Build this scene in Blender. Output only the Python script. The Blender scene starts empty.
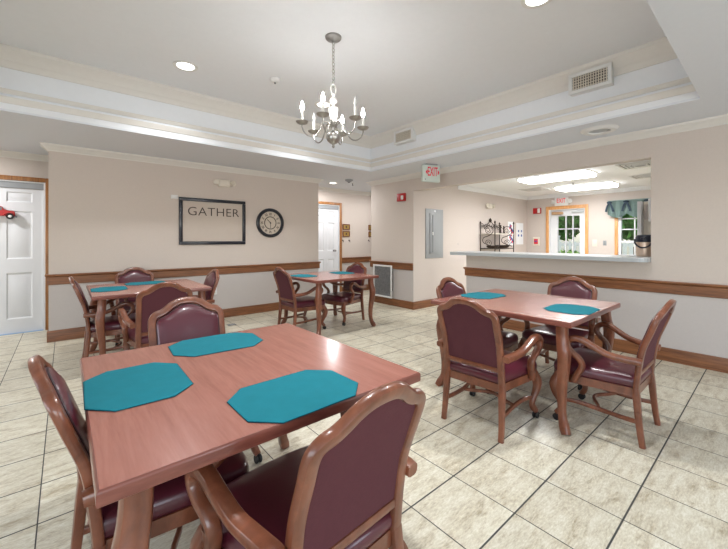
import bpy, bmesh, math, random
from mathutils import Vector, Matrix
random.seed(7)
PI = math.pi
scn = bpy.context.scene
COL = scn.collection

# ------------------------------------------------------------------ materials
def newmat(name):
    m = bpy.data.materials.new(name); m.use_nodes = True
    nt = m.node_tree
    return m, nt, nt.nodes['Principled BSDF']

def srgb(r, g, b):
    f = lambda c: (c/255/12.92) if c/255 <= .04045 else ((c/255+.055)/1.055)**2.4
    return (f(r), f(g), f(b), 1)

def plain(name, rgb, rough=.5, metal=0., spec=.5, noise=0., nscale=20., bump=0., bscale=200., coat=0.):
    m, nt, b = newmat(name)
    c = srgb(*rgb)
    b.inputs['Roughness'].default_value = rough
    b.inputs['Metallic'].default_value = metal
    b.inputs['Specular IOR Level'].default_value = spec
    b.inputs['Coat Weight'].default_value = coat
    tc = nt.nodes.new('ShaderNodeTexCoord')
    n = nt.nodes.new('ShaderNodeTexNoise'); n.inputs['Scale'].default_value = nscale; n.inputs['Detail'].default_value = 4
    nt.links.new(tc.outputs['Object'], n.inputs['Vector'])
    mx = nt.nodes.new('ShaderNodeMix'); mx.data_type = 'RGBA'
    k = noise
    mx.inputs['A'].default_value = (c[0]*(1-k), c[1]*(1-k), c[2]*(1-k), 1)
    mx.inputs['B'].default_value = (min(1, c[0]*(1+k)), min(1, c[1]*(1+k)), min(1, c[2]*(1+k)), 1)
    nt.links.new(n.outputs['Fac'], mx.inputs['Factor'])
    nt.links.new(mx.outputs['Result'], b.inputs['Base Color'])
    if bump > 0:
        n2 = nt.nodes.new('ShaderNodeTexNoise'); n2.inputs['Scale'].default_value = bscale; n2.inputs['Detail'].default_value = 3
        nt.links.new(tc.outputs['Object'], n2.inputs['Vector'])
        bp = nt.nodes.new('ShaderNodeBump'); bp.inputs['Strength'].default_value = bump; bp.inputs['Distance'].default_value = .002
        nt.links.new(n2.outputs['Fac'], bp.inputs['Height'])
        nt.links.new(bp.outputs['Normal'], b.inputs['Normal'])
    return m

def emit(name, rgb, strength):
    m, nt, b = newmat(name)
    b.inputs['Base Color'].default_value = (.9, .9, .9, 1)
    b.inputs['Emission Color'].default_value = (*rgb, 1)
    b.inputs['Emission Strength'].default_value = strength
    return m

def wood(name, dark, light, scale, rough=.35, coat=.0, lines=True):
    """streaky procedural wood; scale stretches the grain (small number = along the grain)"""
    m, nt, b = newmat(name)
    tc = nt.nodes.new('ShaderNodeTexCoord')
    mp = nt.nodes.new('ShaderNodeMapping'); mp.inputs['Scale'].default_value = scale
    nt.links.new(tc.outputs['Object'], mp.inputs['Vector'])
    n1 = nt.nodes.new('ShaderNodeTexNoise'); n1.inputs['Scale'].default_value = 1.; n1.inputs['Detail'].default_value = 6; n1.inputs['Roughness'].default_value = .65
    n1.inputs['Distortion'].default_value = .6
    nt.links.new(mp.outputs['Vector'], n1.inputs['Vector'])
    n2 = nt.nodes.new('ShaderNodeTexNoise'); n2.inputs['Scale'].default_value = 5.; n2.inputs['Detail'].default_value = 3
    nt.links.new(mp.outputs['Vector'], n2.inputs['Vector'])
    ad = nt.nodes.new('ShaderNodeMath'); ad.operation = 'MULTIPLY_ADD'
    ad.inputs[1].default_value = .35 if lines else .1
    nt.links.new(n2.outputs['Fac'], ad.inputs[0]); nt.links.new(n1.outputs['Fac'], ad.inputs[2])
    cr = nt.nodes.new('ShaderNodeValToRGB')
    cr.color_ramp.elements[0].position = .42; cr.color_ramp.elements[0].color = srgb(*dark)
    cr.color_ramp.elements[1].position = .86; cr.color_ramp.elements[1].color = srgb(*light)
    nt.links.new(ad.outputs[0], cr.inputs['Fac'])
    nt.links.new(cr.outputs['Color'], b.inputs['Base Color'])
    b.inputs['Roughness'].default_value = rough
    b.inputs['Coat Weight'].default_value = coat; b.inputs['Coat Roughness'].default_value = .12
    return m

def tile_mat():
    m, nt, b = newmat('travertine_floor_tile')
    N = nt.nodes.new; L = nt.links.new
    tc = N('ShaderNodeTexCoord'); sp = N('ShaderNodeSeparateXYZ'); L(tc.outputs['Object'], sp.inputs[0])
    def mth(op, a, bb=None, c=None):
        n = N('ShaderNodeMath'); n.operation = op
        for i, v in enumerate((a, bb, c)):
            if v is None: continue
            if isinstance(v, (int, float)): n.inputs[i].default_value = v
            else: L(v, n.inputs[i])
        return n.outputs[0]
    S = .3445
    gx = mth('DIVIDE', mth('SUBTRACT', sp.outputs['X'], 1.282), S)
    gy = mth('DIVIDE', mth('SUBTRACT', sp.outputs['Y'], 1.155), S)
    ix = mth('FLOOR', gx); iy = mth('FLOOR', gy)
    def line(g, i, w):
        f = mth('SUBTRACT', g, i)
        d = mth('MINIMUM', f, mth('SUBTRACT', 1., f))
        mr = N('ShaderNodeMapRange'); mr.interpolation_type = 'SMOOTHSTEP'
        L(d, mr.inputs['Value']); mr.inputs['From Min'].default_value = w/S*.45; mr.inputs['From Max'].default_value = w/S*.85
        mr.inputs['To Min'].default_value = 1; mr.inputs['To Max'].default_value = 0
        return mr.outputs[0]
    grout = mth('MAXIMUM', line(gy, iy, .0060), line(gx, ix, .0042))
    cv = N('ShaderNodeCombineXYZ'); L(ix, cv.inputs[0]); L(iy, cv.inputs[1])
    wn = N('ShaderNodeTexWhiteNoise'); wn.noise_dimensions = '2D'; L(cv.outputs[0], wn.inputs['Vector'])
    # stone figure: shifted per tile so that no two tiles are alike
    va = N('ShaderNodeVectorMath'); va.operation = 'MULTIPLY_ADD'
    L(wn.outputs['Color'], va.inputs[0]); va.inputs[1].default_value = (9, 9, 9); L(tc.outputs['Object'], va.inputs[2])
    mp = N('ShaderNodeMapping'); mp.inputs['Scale'].default_value = (7, 22, 10); mp.inputs['Rotation'].default_value = (0, 0, .25)
    L(va.outputs[0], mp.inputs['Vector'])
    n1 = N('ShaderNodeTexNoise'); n1.inputs['Scale'].default_value = 1.; n1.inputs['Detail'].default_value = 8; n1.inputs['Roughness'].default_value = .68; n1.inputs['Distortion'].default_value = .45
    L(mp.outputs[0], n1.inputs['Vector'])
    cr = N('ShaderNodeValToRGB'); e = cr.color_ramp.elements
    e[0].position = .30; e[0].color = srgb(160, 148, 124)
    e[1].position = .72; e[1].color = srgb(216, 213, 197)
    x = cr.color_ramp.elements.new(.47); x.color = srgb(197, 190, 170)
    L(n1.outputs['Fac'], cr.inputs['Fac'])
    n3 = N('ShaderNodeTexNoise'); n3.inputs['Scale'].default_value = 6.5; n3.inputs['Detail'].default_value = 5; n3.inputs['Roughness'].default_value = .7
    L(mp.outputs[0], n3.inputs['Vector'])
    sm = N('ShaderNodeMix'); sm.data_type = 'RGBA'; sm.blend_type = 'OVERLAY'; sm.inputs['Factor'].default_value = .75
    L(cr.outputs['Color'], sm.inputs['A']); L(n3.outputs['Fac'], sm.inputs['B'])
    hv = N('ShaderNodeHueSaturation'); L(sm.outputs['Result'], hv.inputs['Color'])
    L(mth('MULTIPLY_ADD', wn.outputs['Value'], .16, .94), hv.inputs['Value'])
    mx = N('ShaderNodeMix'); mx.data_type = 'RGBA'; L(grout, mx.inputs['Factor'])
    L(hv.outputs['Color'], mx.inputs['A']); mx.inputs['B'].default_value = srgb(62, 62, 60)
    L(mx.outputs['Result'], b.inputs['Base Color'])
    ro = mth('MULTIPLY_ADD', n1.outputs['Fac'], .25, .22); L(mth('MULTIPLY_ADD', grout, .4, ro), b.inputs['Roughness'])
    bp = N('ShaderNodeBump'); bp.inputs['Strength'].default_value = .35; bp.inputs['Distance'].default_value = .002
    L(mth('SUBTRACT', mth('MULTIPLY', n1.outputs['Fac'], .35), grout), bp.inputs['Height']); L(bp.outputs['Normal'], b.inputs['Normal'])
    b.inputs['Specular IOR Level'].default_value = .4
    return m

def glass_mat():
    m, nt, b = newmat('window_glass')
    nt.nodes.remove(b)
    t = nt.nodes.new('ShaderNodeBsdfTransparent'); g = nt.nodes.new('ShaderNodeBsdfGlossy'); g.inputs['Roughness'].default_value = .02
    f = nt.nodes.new('ShaderNodeFresnel'); f.inputs['IOR'].default_value = 1.45
    x = nt.nodes.new('ShaderNodeMixShader')
    nt.links.new(f.outputs[0], x.inputs[0]); nt.links.new(t.outputs[0], x.inputs[1]); nt.links.new(g.outputs[0], x.inputs[2])
    nt.links.new(x.outputs[0], nt.nodes['Material Output'].inputs['Surface'])
    return m

M = dict(
    wall=plain('taupe_wallpaper', (207, 196, 187), .75, noise=.04, nscale=60, bump=.25, bscale=260),
    wall_low=plain('pale_grey_wainscot_paper', (194, 187, 183), .75, noise=.04, nscale=60, bump=.25, bscale=260),
    wall_kit=plain('cream_kitchen_paint', (200, 189, 182), .75, noise=.03, nscale=30, bump=.1),
    ceil=plain('white_ceiling_paint', (222, 226, 232), .8, noise=.02, nscale=30, bump=.15, bscale=120),
    tray=plain('white_tray_paint', (235, 238, 242), .75, noise=.02, nscale=20),
    kceil=plain('kitchen_ceiling_tile', (246, 248, 250), .8, noise=.02),
    cream=plain('cream_moulding_paint', (224, 221, 215), .6, noise=.03),
    kcrown=plain('white_kitchen_moulding', (238, 239, 241), .6, noise=.02),
    white=plain('white_gloss_paint', (225, 226, 228), .4, noise=.015),
    doorw=plain('white_door_paint', (222, 223, 226), .42, noise=.015, nscale=8),
    plastic=plain('ivory_plastic', (222, 214, 200), .4, noise=.02),
    whitepl=plain('white_plastic', (228, 228, 226), .4, noise=.02),
    grey=plain('grey_enamel', (150, 153, 156), .45, noise=.03),
    greyd=plain('dark_grey_enamel', (118, 121, 124), .5, noise=.03),
    dark=plain('black_paint', (22, 22, 26), .35, noise=.1),
    ink=plain('dark_brown_ink', (58, 46, 40), .6, noise=.05),
    navy=plain('black_navy_frame_paint', (20, 24, 36), .3, noise=.1, coat=.3),
    board=plain('beige_sign_board', (196, 184, 173), .6, noise=.03),
    face=plain('cream_clock_face', (205, 193, 178), .6, noise=.05, nscale=10),
    teal=plain('teal_woven_cloth', (28, 118, 132), .95, spec=.2, noise=.1, nscale=18, bump=.5, bscale=500),
    tealh=plain('dark_teal_hem', (12, 62, 74), .95, spec=.1, noise=.1),
    vinyl=plain('burgundy_vinyl', (82, 31, 43), .30, noise=.10, nscale=14, bump=.12, bscale=160, coat=.25),
    fabric=plain('burgundy_back_fabric', (84, 43, 50), .8, spec=.3, noise=.12, nscale=90, bump=.4, bscale=420),
    welt=plain('dark_burgundy_piping', (52, 26, 32), .5, noise=.1),
    rubber=plain('black_rubber', (24, 24, 26), .5, noise=.1),
    red=plain('red_enamel', (172, 24, 26), .35, noise=.05),
    nickel=plain('brushed_nickel', (176, 174, 170), .28, metal=1., noise=.06, nscale=30),
    canopy=plain('grey_canopy_metal', (150, 148, 146), .4, metal=.6, noise=.05),
    enamel=plain('cream_white_enamel', (228, 226, 220), .3, noise=.02, coat=.4),
    iron=plain('bronze_wrought_iron', (62, 50, 44), .5, metal=.5, noise=.2, nscale=40),
    counter=plain('grey_white_laminate', (205, 208, 210), .3, noise=.03, nscale=60),
    ctredge=plain('grey_counter_edge', (176, 181, 184), .35, noise=.04, nscale=60),
    paper=plain('white_paper', (232, 233, 236), .7, noise=.01),
    blue=plain('blue_print', (40, 74, 150), .6, noise=.05),
    redp=plain('red_print', (206, 40, 60), .6, noise=.05),
    val=plain('sage_valance_fabric', (128, 150, 146), .9, noise=.12, nscale=40, bump=.3, bscale=300),
    bow=plain('dark_slate_bow_fabric', (44, 58, 72), .9, noise=.1),
    copper=plain('brushed_copper_steel', (212, 190, 172), .35, metal=.8, noise=.05),
    airlid=plain('navy_airpot_plastic', (26, 32, 48), .35, noise=.08),
    brass=plain('brass_plaque', (190, 160, 96), .35, metal=.7, noise=.1),
    tape=plain('blue_painters_tape', (150, 180, 215), .7, noise=.05),
    brown=plain('tan_closer_metal', (186, 150, 112), .4, metal=.3, noise=.05),
    tinb=plain('chrome', (200, 200, 205), .18, metal=1.),
    ghost=plain('pale_green_sign_face', (206, 216, 208), .4, noise=.02),
    gmesh=plain('grey_filter_mesh', (150, 148, 146), .8, noise=.55, nscale=22, bump=.4, bscale=60),
    hole=plain('dark_duct', (70, 64, 58), .8, noise=.2),
    oak=wood('oak_trim', (86, 50, 29), (146, 95, 59), (2.2, 2.2, 42), .38),
    oakv=wood('oak_casing', (120, 76, 38), (176, 122, 72), (40, 40, 2.2), .38),
    oakk=wood('golden_oak_casing', (186, 128, 72), (226, 170, 112), (30, 30, 3), .4),
    chair=wood('chair_walnut_finish', (98, 54, 36), (148, 90, 64), (9, 9, 5), .3, .35, lines=False),
    table=wood('cherry_laminate_top', (144, 88, 75), (164, 107, 93), (30, 2.4, 8), .22, .2),
    tedge=wood('cherry_edge', (112, 62, 52), (144, 88, 75), (4, 4, 30), .28, .25, lines=False),
    lens=emit('lit_lamp_lens', (1., .97, .92), 9.),
    tube=emit('lit_fluorescent_diffuser', (1., 1., .99), 24.),
    flame=emit('lit_candle_bulb', (1., .98, .955), 400.),
    redlit=plain('red_letters', (236, 24, 62), .5),
    grass=plain('lawn_green', (96, 140, 60), .9, noise=.3, nscale=6),
    bark=plain('tree_bark', (96, 78, 62), .9, noise=.3),
    leafa=plain('green_leaf', (86, 138, 58), .7, noise=.35, nscale=3),
    leafb=plain('bright_green_leaf', (128, 172, 74), .7, noise=.35, nscale=3),
    vinylfence=plain('white_vinyl_fence', (224, 226, 220), .5, noise=.02),
    glass=glass_mat(), tile=tile_mat(),
)
M['bulboff'] = plain('clear_unlit_bulb', (214, 214, 212), .12, spec=.8)

# ------------------------------------------------------------------ mesh helpers
def obj(name, bm, mat, parent=None, smooth=True, loc=None, rot=None, angle=35):
    bmesh.ops.recalc_face_normals(bm, faces=bm.faces[:])
    me = bpy.data.meshes.new(name); bm.to_mesh(me); bm.free()
    mats = mat if isinstance(mat, (list, tuple)) else [mat]
    for q in mats: me.materials.append(M[q] if isinstance(q, str) else q)
    if smooth:
        for p in me.polygons: p.use_smooth = True
        me.set_sharp_from_angle(angle=math.radians(angle))
    o = bpy.data.objects.new(name, me); COL.objects.link(o)
    if parent is not None: o.parent = parent
    if loc is not None: o.location = loc
    if rot is not None: o.rotation_euler = rot
    return o

def thing(name, label, cat, loc=(0, 0, 0), rz=0., group=None):
    o = bpy.data.objects.new(name, None); COL.objects.link(o)
    o.empty_display_size = .1
    o.location = loc; o.rotation_euler = (0, 0, rz)
    o['label'] = label; o['category'] = cat
    if group: o['group'] = group
    return o

def tag(o, label, cat, group=None):
    o['label'] = label; o['category'] = cat
    if group: o['group'] = group
    return o

def struct(name, bm, mat, parent=None, smooth=False, **k):
    o = obj(name, bm, mat, parent, smooth, **k)
    if parent is None: o['kind'] = 'structure'
    return o

def dup(o, parent=None):
    c = o.copy(); COL.objects.link(c)
    if parent is not None: c.parent = parent
    for ch in list(o.children): dup(ch, c)
    return c

def nb(): return bmesh.new()

def box(bm, x0, y0, z0, x1, y1, z1, bev=0., seg=2, mi=0):
    r = bmesh.ops.create_cube(bm, size=1.)
    vs = r['verts']
    for v in vs:
        v.co = Vector((x0 + (v.co.x+.5)*(x1-x0), y0 + (v.co.y+.5)*(y1-y0), z0 + (v.co.z+.5)*(z1-z0)))
    fs = set(f for v in vs for f in v.link_faces)
    for f in fs: f.material_index = mi
    if bev > 0:
        es = list(set(e for v in vs for e in v.link_edges))
        bmesh.ops.bevel(bm, geom=es, offset=bev, segments=seg, profile=.5, affect='EDGES')
    return bm

def smooth_path(pts, k=6, closed=False):
    P = [Vector(p) for p in pts]; n = len(P); out = []
    segs = n if closed else n-1
    for i in range(segs):
        if closed: a, b, c, d = P[(i-1) % n], P[i], P[(i+1) % n], P[(i+2) % n]
        else: a, b, c, d = P[max(i-1, 0)], P[i], P[i+1], P[min(i+2, n-1)]
        for j in range(k):
            t = j/k
            out.append(.5*((2*b) + (c-a)*t + (2*a-5*b+4*c-d)*t*t + (3*b-a-3*c+d)*t**3))
    if not closed: out.append(P[-1])
    return out

def sweep(bm, pts, radii, nrm=None, n=10, sq=.55, closed=False, k=6, mi=0):
    """pts smoothed; radii: one (ra, rb) or one per control point. ra lies along nrm (or the frame normal), rb across."""
    Q = smooth_path(pts, k, closed) if k > 1 else [Vector(p) for p in pts]
    m = len(Q)
    if not isinstance(radii, list): R = [radii]*m
    else:
        rv = [Vector((r[0], r[1], 0)) for r in radii]
        R = smooth_path(rv, k, closed) if k > 1 else rv
    rings = []; prev = None
    for i, p in enumerate(Q):
        if closed: t = Q[(i+1) % m]-Q[i-1]
        else: t = Q[min(i+1, m-1)]-Q[max(i-1, 0)]
        if t.length < 1e-9: t = Vector((0, 0, 1))
        t.normalize()
        if nrm is not None: u = Vector(nrm)
        elif prev is not None: u = prev
        else: u = Vector((1, 0, 0)) if abs(t.x) < .8 else Vector((0, 1, 0))
        u = u - t*u.dot(t)
        if u.length < 1e-6: u = prev if prev is not None else t.orthogonal()
        u.normalize(); prev = u; w = t.cross(u)
        ra, rb = R[i][0], R[i][1]
        ring = []
        for j in range(n):
            a = 2*PI*(j+.5)/n; c, s = math.cos(a), math.sin(a)
            ring.append(bm.verts.new(p + u*ra*math.copysign(abs(c)**sq, c) + w*rb*math.copysign(abs(s)**sq, s)))
        rings.append(ring)
    cnt = m if closed else m-1
    for i in range(cnt):
        A, B = rings[i], rings[(i+1) % m]
        for j in range(n):
            f = bm.faces.new((A[j], A[(j+1) % n], B[(j+1) % n], B[j])); f.material_index = mi
    if not closed:
        for r in (rings[0], rings[-1]):
            f = bm.faces.new(r); f.material_index = mi
    return bm

def lathe(bm, prof, n=20, axis=(0, 0, 0), mi=0):
    """prof: list of (r, z)"""
    ax = Vector(axis); rings = []
    for r, z in prof:
        if r < 1e-6: rings.append([bm.verts.new(ax+Vector((0, 0, z)))])
        else: rings.append([bm.verts.new(ax+Vector((r*math.cos(2*PI*j/n), r*math.sin(2*PI*j/n), z))) for j in range(n)])
    for A, B in zip(rings, rings[1:]):
        for j in range(n):
            a, b = A[j % len(A)], A[(j+1) % len(A)]; c, d = B[(j+1) % len(B)], B[j % len(B)]
            vs = []
            for v in (a, b, c, d):
                if v not in vs: vs.append(v)
            if len(vs) >= 3:
                f = bm.faces.new(vs); f.material_index = mi
    if len(rings[0]) > 2 and len(rings[-1]) > 2:        # a ring: close the profile on itself
        A, B = rings[-1], rings[0]
        for j in range(n): bm.faces.new((A[j], A[(j+1) % n], B[(j+1) % n], B[j])).material_index = mi
    else:
        for r in (rings[0], rings[-1]):
            if len(r) > 2:
                f = bm.faces.new(r); f.material_index = mi
    return bm

def xform(bm, mat, verts=None):
    for v in (verts or bm.verts): v.co = mat @ v.co
    return bm

def pad(bm, outline, axis_fn, levels):
    """outline: list of 2-D points; levels: list of (scale, height); axis_fn(u, v, h) -> 3-D point. First level is the open rim, last is closed."""
    cx = sum(p[0] for p in outline)/len(outline); cy = sum(p[1] for p in outline)/len(outline)
    rings = []
    for s, h in levels:
        rings.append([bm.verts.new(axis_fn(cx+(p[0]-cx)*s, cy+(p[1]-cy)*s, h)) for p in outline])
    n = len(outline)
    for A, B in zip(rings, rings[1:]):
        for j in range(n): bm.faces.new((A[j], A[(j+1) % n], B[(j+1) % n], B[j]))
    c = bm.verts.new(axis_fn(cx, cy, levels[-1][1]))
    for j in range(n): bm.faces.new((rings[-1][j], rings[-1][(j+1) % n], c))
    bm.faces.new(rings[0])
    return bm

def molding(bm, path, prof, side=1, closed=False):
    """mitred run of a profile (out, z) along a polyline in plan; side=1: profile goes to the left of the direction of travel"""
    P = [Vector((p[0], p[1])) for p in path]; n = len(P); rings = []
    def nrm(a, b):
        d = (b-a).normalized(); return Vector((-d.y, d.x))*side
    for i in range(n):
        if closed: n1, n2 = nrm(P[i-1], P[i]), nrm(P[i], P[(i+1) % n])
        elif i == 0: n1 = n2 = nrm(P[0], P[1])
        elif i == n-1: n1 = n2 = nrm(P[-2], P[-1])
        else: n1, n2 = nrm(P[i-1], P[i]), nrm(P[i], P[i+1])
        m = (n1+n2); m = m/(m.dot(n1) or 1)
        rings.append([bm.verts.new((P[i].x+m.x*o, P[i].y+m.y*o, z)) for o, z in prof])
    k = len(prof)
    for i in range(n if closed else n-1):
        A, B = rings[i], rings[(i+1) % n]
        for j in range(k): bm.faces.new((A[j], A[(j+1) % k], B[(j+1) % k], B[j]))
    if not closed:
        bm.faces.new(rings[0]); bm.faces.new(rings[-1])
    return bm

def text(name, body, size, mat, loc, rot, parent=None, depth=.002, sx=1., spacing=1., align='CENTER', bold=0.):
    cu = bpy.data.curves.new(name, 'FONT'); cu.body = body; cu.size = size; cu.extrude = depth
    cu.align_x = align; cu.align_y = 'CENTER'; cu.space_character = spacing; cu.offset = bold
    t = bpy.data.objects.new(name, cu); COL.objects.link(t)
    bpy.context.view_layer.update()
    me = bpy.data.meshes.new_from_object(t.evaluated_get(bpy.context.evaluated_depsgraph_get()))
    bpy.data.objects.remove(t); bpy.data.curves.remove(cu)
    me.materials.clear(); me.materials.append(M[mat])
    o = bpy.data.objects.new(name, me); COL.objects.link(o)
    o.location = loc; o.rotation_euler = rot; o.scale = (sx, 1, 1)
    if parent is not None: o.parent = parent
    return o

# ================================================================== SETTING
XR, YB, YC, YP = 4.906, 5.962, 6.84, 4.365      # right wall, sign wall, corridor wall, panel wall
XL, YF = -3.4, -3.2                             # room behind the photographer
XK = 9.515
SOF, KC, TRZ = 2.50, 2.44, 3.08

bm = nb(); box(bm, XL-.1, YF-.1, -.1, XK+.1, YC+.4, 0); struct('floor', bm, 'tile')

def wallbox(name, x0, y0, x1, y1, z0=0., z1=SOF, split=.79, mat=('wall', 'wall_low')):
    bm = nb()
    if z0 < split < z1:
        box(bm, x0, y0, z0, x1, y1, split, mi=1); box(bm, x0, y0, split, x1, y1, z1, mi=0)
    else: box(bm, x0, y0, z0, x1, y1, z1, mi=0 if z0 >= split else 1)
    return struct(name, bm, list(mat))

wallbox('wall_back', -.158, YB, 3.869, YB+.13)
wallbox('wall_corridor', XL, YC, XK, YC+.13)
wallbox('wall_right', XR, YP+.004, XR+.13, 5.54)
wallbox('wall_right_near', XR, YF, XR+.13, .906)
wallbox('wall_half', XR, .906, XR+.13, 3.24, 0, 1.05)
wallbox('wall_header', XR, .906, XR+.13, YP+.004, 2.20, SOF)
bm = nb(); box(bm, XR+.002, YP, 0, 6.30, YP+.12, SOF); box(bm, 6.30, YP+.035, 0, XK+.1, YP+.12, SOF); struct('wall_panel', bm, 'wall_kit')
bm = nb(); box(bm, XR+.13, 5.42, 0, XK, 5.54, SOF); struct('wall_closet', bm, 'wall')
bm = nb()   # far kitchen wall with a door and a window opening
for (ya, yb, za, zb) in ((3.83, YP+.12, 0, 2.05), (2.34, 3.0, 0, 2.05), (0., 2.34, 0, .62), (0., 1.50, .62, 2.05), (0., YP+.12, 2.05, SOF)):
    box(bm, XK, ya, za, XK+.12, yb, zb)
struct('wall_kitchen_far', bm, 'wall_kit')
bm = nb(); box(bm, XR+.13, -.12, 0, XK+.12, 0., SOF); struct('wall_kitchen_near', bm, 'wall_kit')
# unseen walls behind the photographer; window openings added to admit fill light
bm = nb()
for (xa, xb, za, zb) in ((XL, -2.4, 0, SOF), (-2.4, .2, 0, .7), (-2.4, .2, 2.2, SOF), (.2, 1.2, 0, SOF), (1.2, 3.8, 0, .7), (1.2, 3.8, 2.2, SOF), (3.8, XR, 0, SOF)):
    box(bm, xa, YF-.12, za, xb, YF, zb)
struct('wall_front', bm, 'wall')
bm = nb()
for (ya, yb, za, zb) in ((YF, -1.6, 0, SOF), (-1.6, 2.4, 0, .7), (-1.6, 2.4, 2.2, SOF), (2.4, YC, 0, SOF)):
    box(bm, XL-.12, ya, za, XL, yb, zb)
struct('wall_left', bm, 'wall')

# ceiling: soffit round a raised tray
TX0, TX1, TY0, TY1 = -.9, 4.135, .43, 4.68
bm = nb()
box(bm, XL-.1, YF-.1, SOF, TX0, YC+.1, SOF+.02); box(bm, TX1, YF-.1, SOF, XR+.13, YC+.1, SOF+.02)
box(bm, TX0, YF-.1, SOF, TX1, TY0, SOF+.02); box(bm, TX0, TY1, SOF, TX1, YC+.1, SOF+.02)
box(bm, XR+.13, YP+.12, SOF, XK+.1, YC+.1, SOF+.02)
struct('ceiling', bm, 'ceil')
bm = nb()
for (a, b, c, d) in ((TX0-.1, TY0-.1, TX0, TY1+.1), (TX1, TY0-.1, TX1+.1, TY1+.1), (TX0, TY0-.1, TX1, TY0), (TX0, TY1, TX1, TY1+.1)):
    box(bm, a, b, SOF+.0201, c, d, TRZ+.05)
box(bm, TX0-.1, TY0-.1, TRZ, TX1+.1, TY1+.1, TRZ+.1)
struct('ceiling_tray', bm, 'tray')
bm = nb(); box(bm, XR+.13, -.12, KC, XK+.1, YP+.12, KC+.08); struct('ceiling_kitchen', bm, 'kceil')

trayloop = [(TX0, TY0), (TX1, TY0), (TX1, TY1), (TX0, TY1)]
def tr(n, path, prof, mat, side=1, closed=False):
    bm = nb(); molding(bm, path, prof, side, closed); return struct('trim_%d' % n, bm, mat, smooth=True, angle=28)
tr(1, trayloop, [(0, 2.575), (.010, 2.577), (.016, 2.592), (.028, 2.610), (.032, 2.632), (0, 2.634)], 'cream', 1, True)
tr(2, trayloop, [(0, 2.664), (.010, 2.666), (.016, 2.678), (.028, 2.690), (.030, 2.704), (0, 2.706)], 'cream', 1, True)
tr(3, trayloop, [(0, 2.905), (.014, 2.905), (.018, 2.935), (.034, 2.962), (.040, 2.966), (.044, 2.976), (.075, 3.012), (.096, 3.040), (.104, 3.046), (.110, 3.065), (.112, 3.0795), (0, 3.0795)], 'cream', 1, True)

CROWN = [(0, 2.418), (.010, 2.418), (.014, 2.430), (.022, 2.436), (.040, 2.452), (.062, 2.474), (.070, 2.478), (.078, 2.490), (.080, 2.4995), (0, 2.4995)]
RAIL = [(0, .722), (.014, .722), (.018, .727), (.018, .818), (.026, .828), (.034, .834), (.036, .846), (.032, .855), (0, .855)]
BASE = [(0, .0005), (.016, .0005), (.016, .128), (.010, .140), (0, .142)]
gather_path = [(-.158, YB+.13), (-.158, YB), (3.869, YB), (3.869, YB+.13)]
tr(4, gather_path, CROWN, 'cream', -1)
tr(5, gather_path, RAIL, 'oak', -1)
rightpath = [(XR, YF), (XR, 5.54), (XR+.13, 5.54)]
tr(6, rightpath, CROWN, 'cream', 1)
tr(7, [(XR, YF), (XR, 3.24), (XR+.13, 3.24)], RAIL, 'oak', 1)
tr(8, [(XR, YP+.004), (XR, 5.54), (XR+.13, 5.54)], RAIL, 'oak', 1)
tr(9, [(XL, YC), (XK, YC)], CROWN, 'cream', -1)
tr(10, [(5.07, YC), (XK, YC)], RAIL, 'oak', -1)
tr(11, [(-.15, YC), (4.2, YC)], RAIL, 'oak', -1)
def bb(name, path, side):
    bm = nb(); molding(bm, path, BASE, side); struct(name, bm, 'oak', smooth=True, angle=28)
bb('baseboard_back', gather_path, -1)
bb('baseboard_right', [(XR, YF), (XR, 3.24), (XR+.13, 3.24)], 1)
bb('baseboard_right_far', [(6.30, YP), (XR, YP), (XR, 5.54), (XR+.13, 5.54)], 1)
bb('baseboard_corridor', [(5.07, YC), (XK, YC)], -1)
bb('baseboard_corridor_left', [(-.145, YC), (4.2, YC)], -1)
KCR = [(o*1.0, z-.06) for o, z in CROWN]
tr(12, [(6.30, YP+.035), (XK, YP+.035), (XK, 0.), (XR+.13, 0.)], KCR, 'kcrown', -1)
bm = nb(); box(bm, 6.302, YP+.027, 1.752, 7.02, YP+.0352, 1.762); struct('trim_13', bm, 'wall')

# ------------------------------------------------------------------ doors and windows of the setting
def six_panel(bm, x0, x1, y, ztop, yb):
    """panelled slab in the XZ plane facing -Y, front at y"""
    w = x1-x0; r = .010
    cols = ((x0+.115, x0+w/2-.055), (x0+w/2+.055, x1-.115))
    rows = ((.20, .838), (1.03, 1.69), (1.815, 1.955))
    box(bm, x0, y+r, .008, x1, yb, ztop)
    xs = [x0, cols[0][0], cols[0][1], cols[1][0], cols[1][1], x1]
    for a, b in ((xs[0], xs[1]), (xs[2], xs[3]), (xs[4], xs[5])): box(bm, a, y, .008, b, y+r-.0002, ztop)
    zs = [.008, rows[0][0], rows[0][1], rows[1][0], rows[1][1], rows[2][0], rows[2][1], ztop]
    for c, d in ((zs[0], zs[1]), (zs[2], zs[3]), (zs[4], zs[5]), (zs[6], zs[7])):
        for a, b in cols: box(bm, a, y, c, b, y+r-.0002, d)
    for a, b in cols:                       # sloped sticking, then a raised field in each panel
        for c, d in rows:
            loops = []
            for ins, dep in ((0., 0.), (.014, r-.0006), (.030, r-.0006), (.052, .002)):
                loops.append([bm.verts.new((xx, y+dep, zz)) for xx, zz in ((a+ins, c+ins), (b-ins, c+ins), (b-ins, d-ins), (a+ins, d-ins))])
            for A, B in zip(loops, loops[1:]):
                for q in range(4): bm.faces.new((A[q], A[(q+1) % 4], B[(q+1) % 4], B[q]))
            bm.faces.new(loops[-1])

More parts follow.
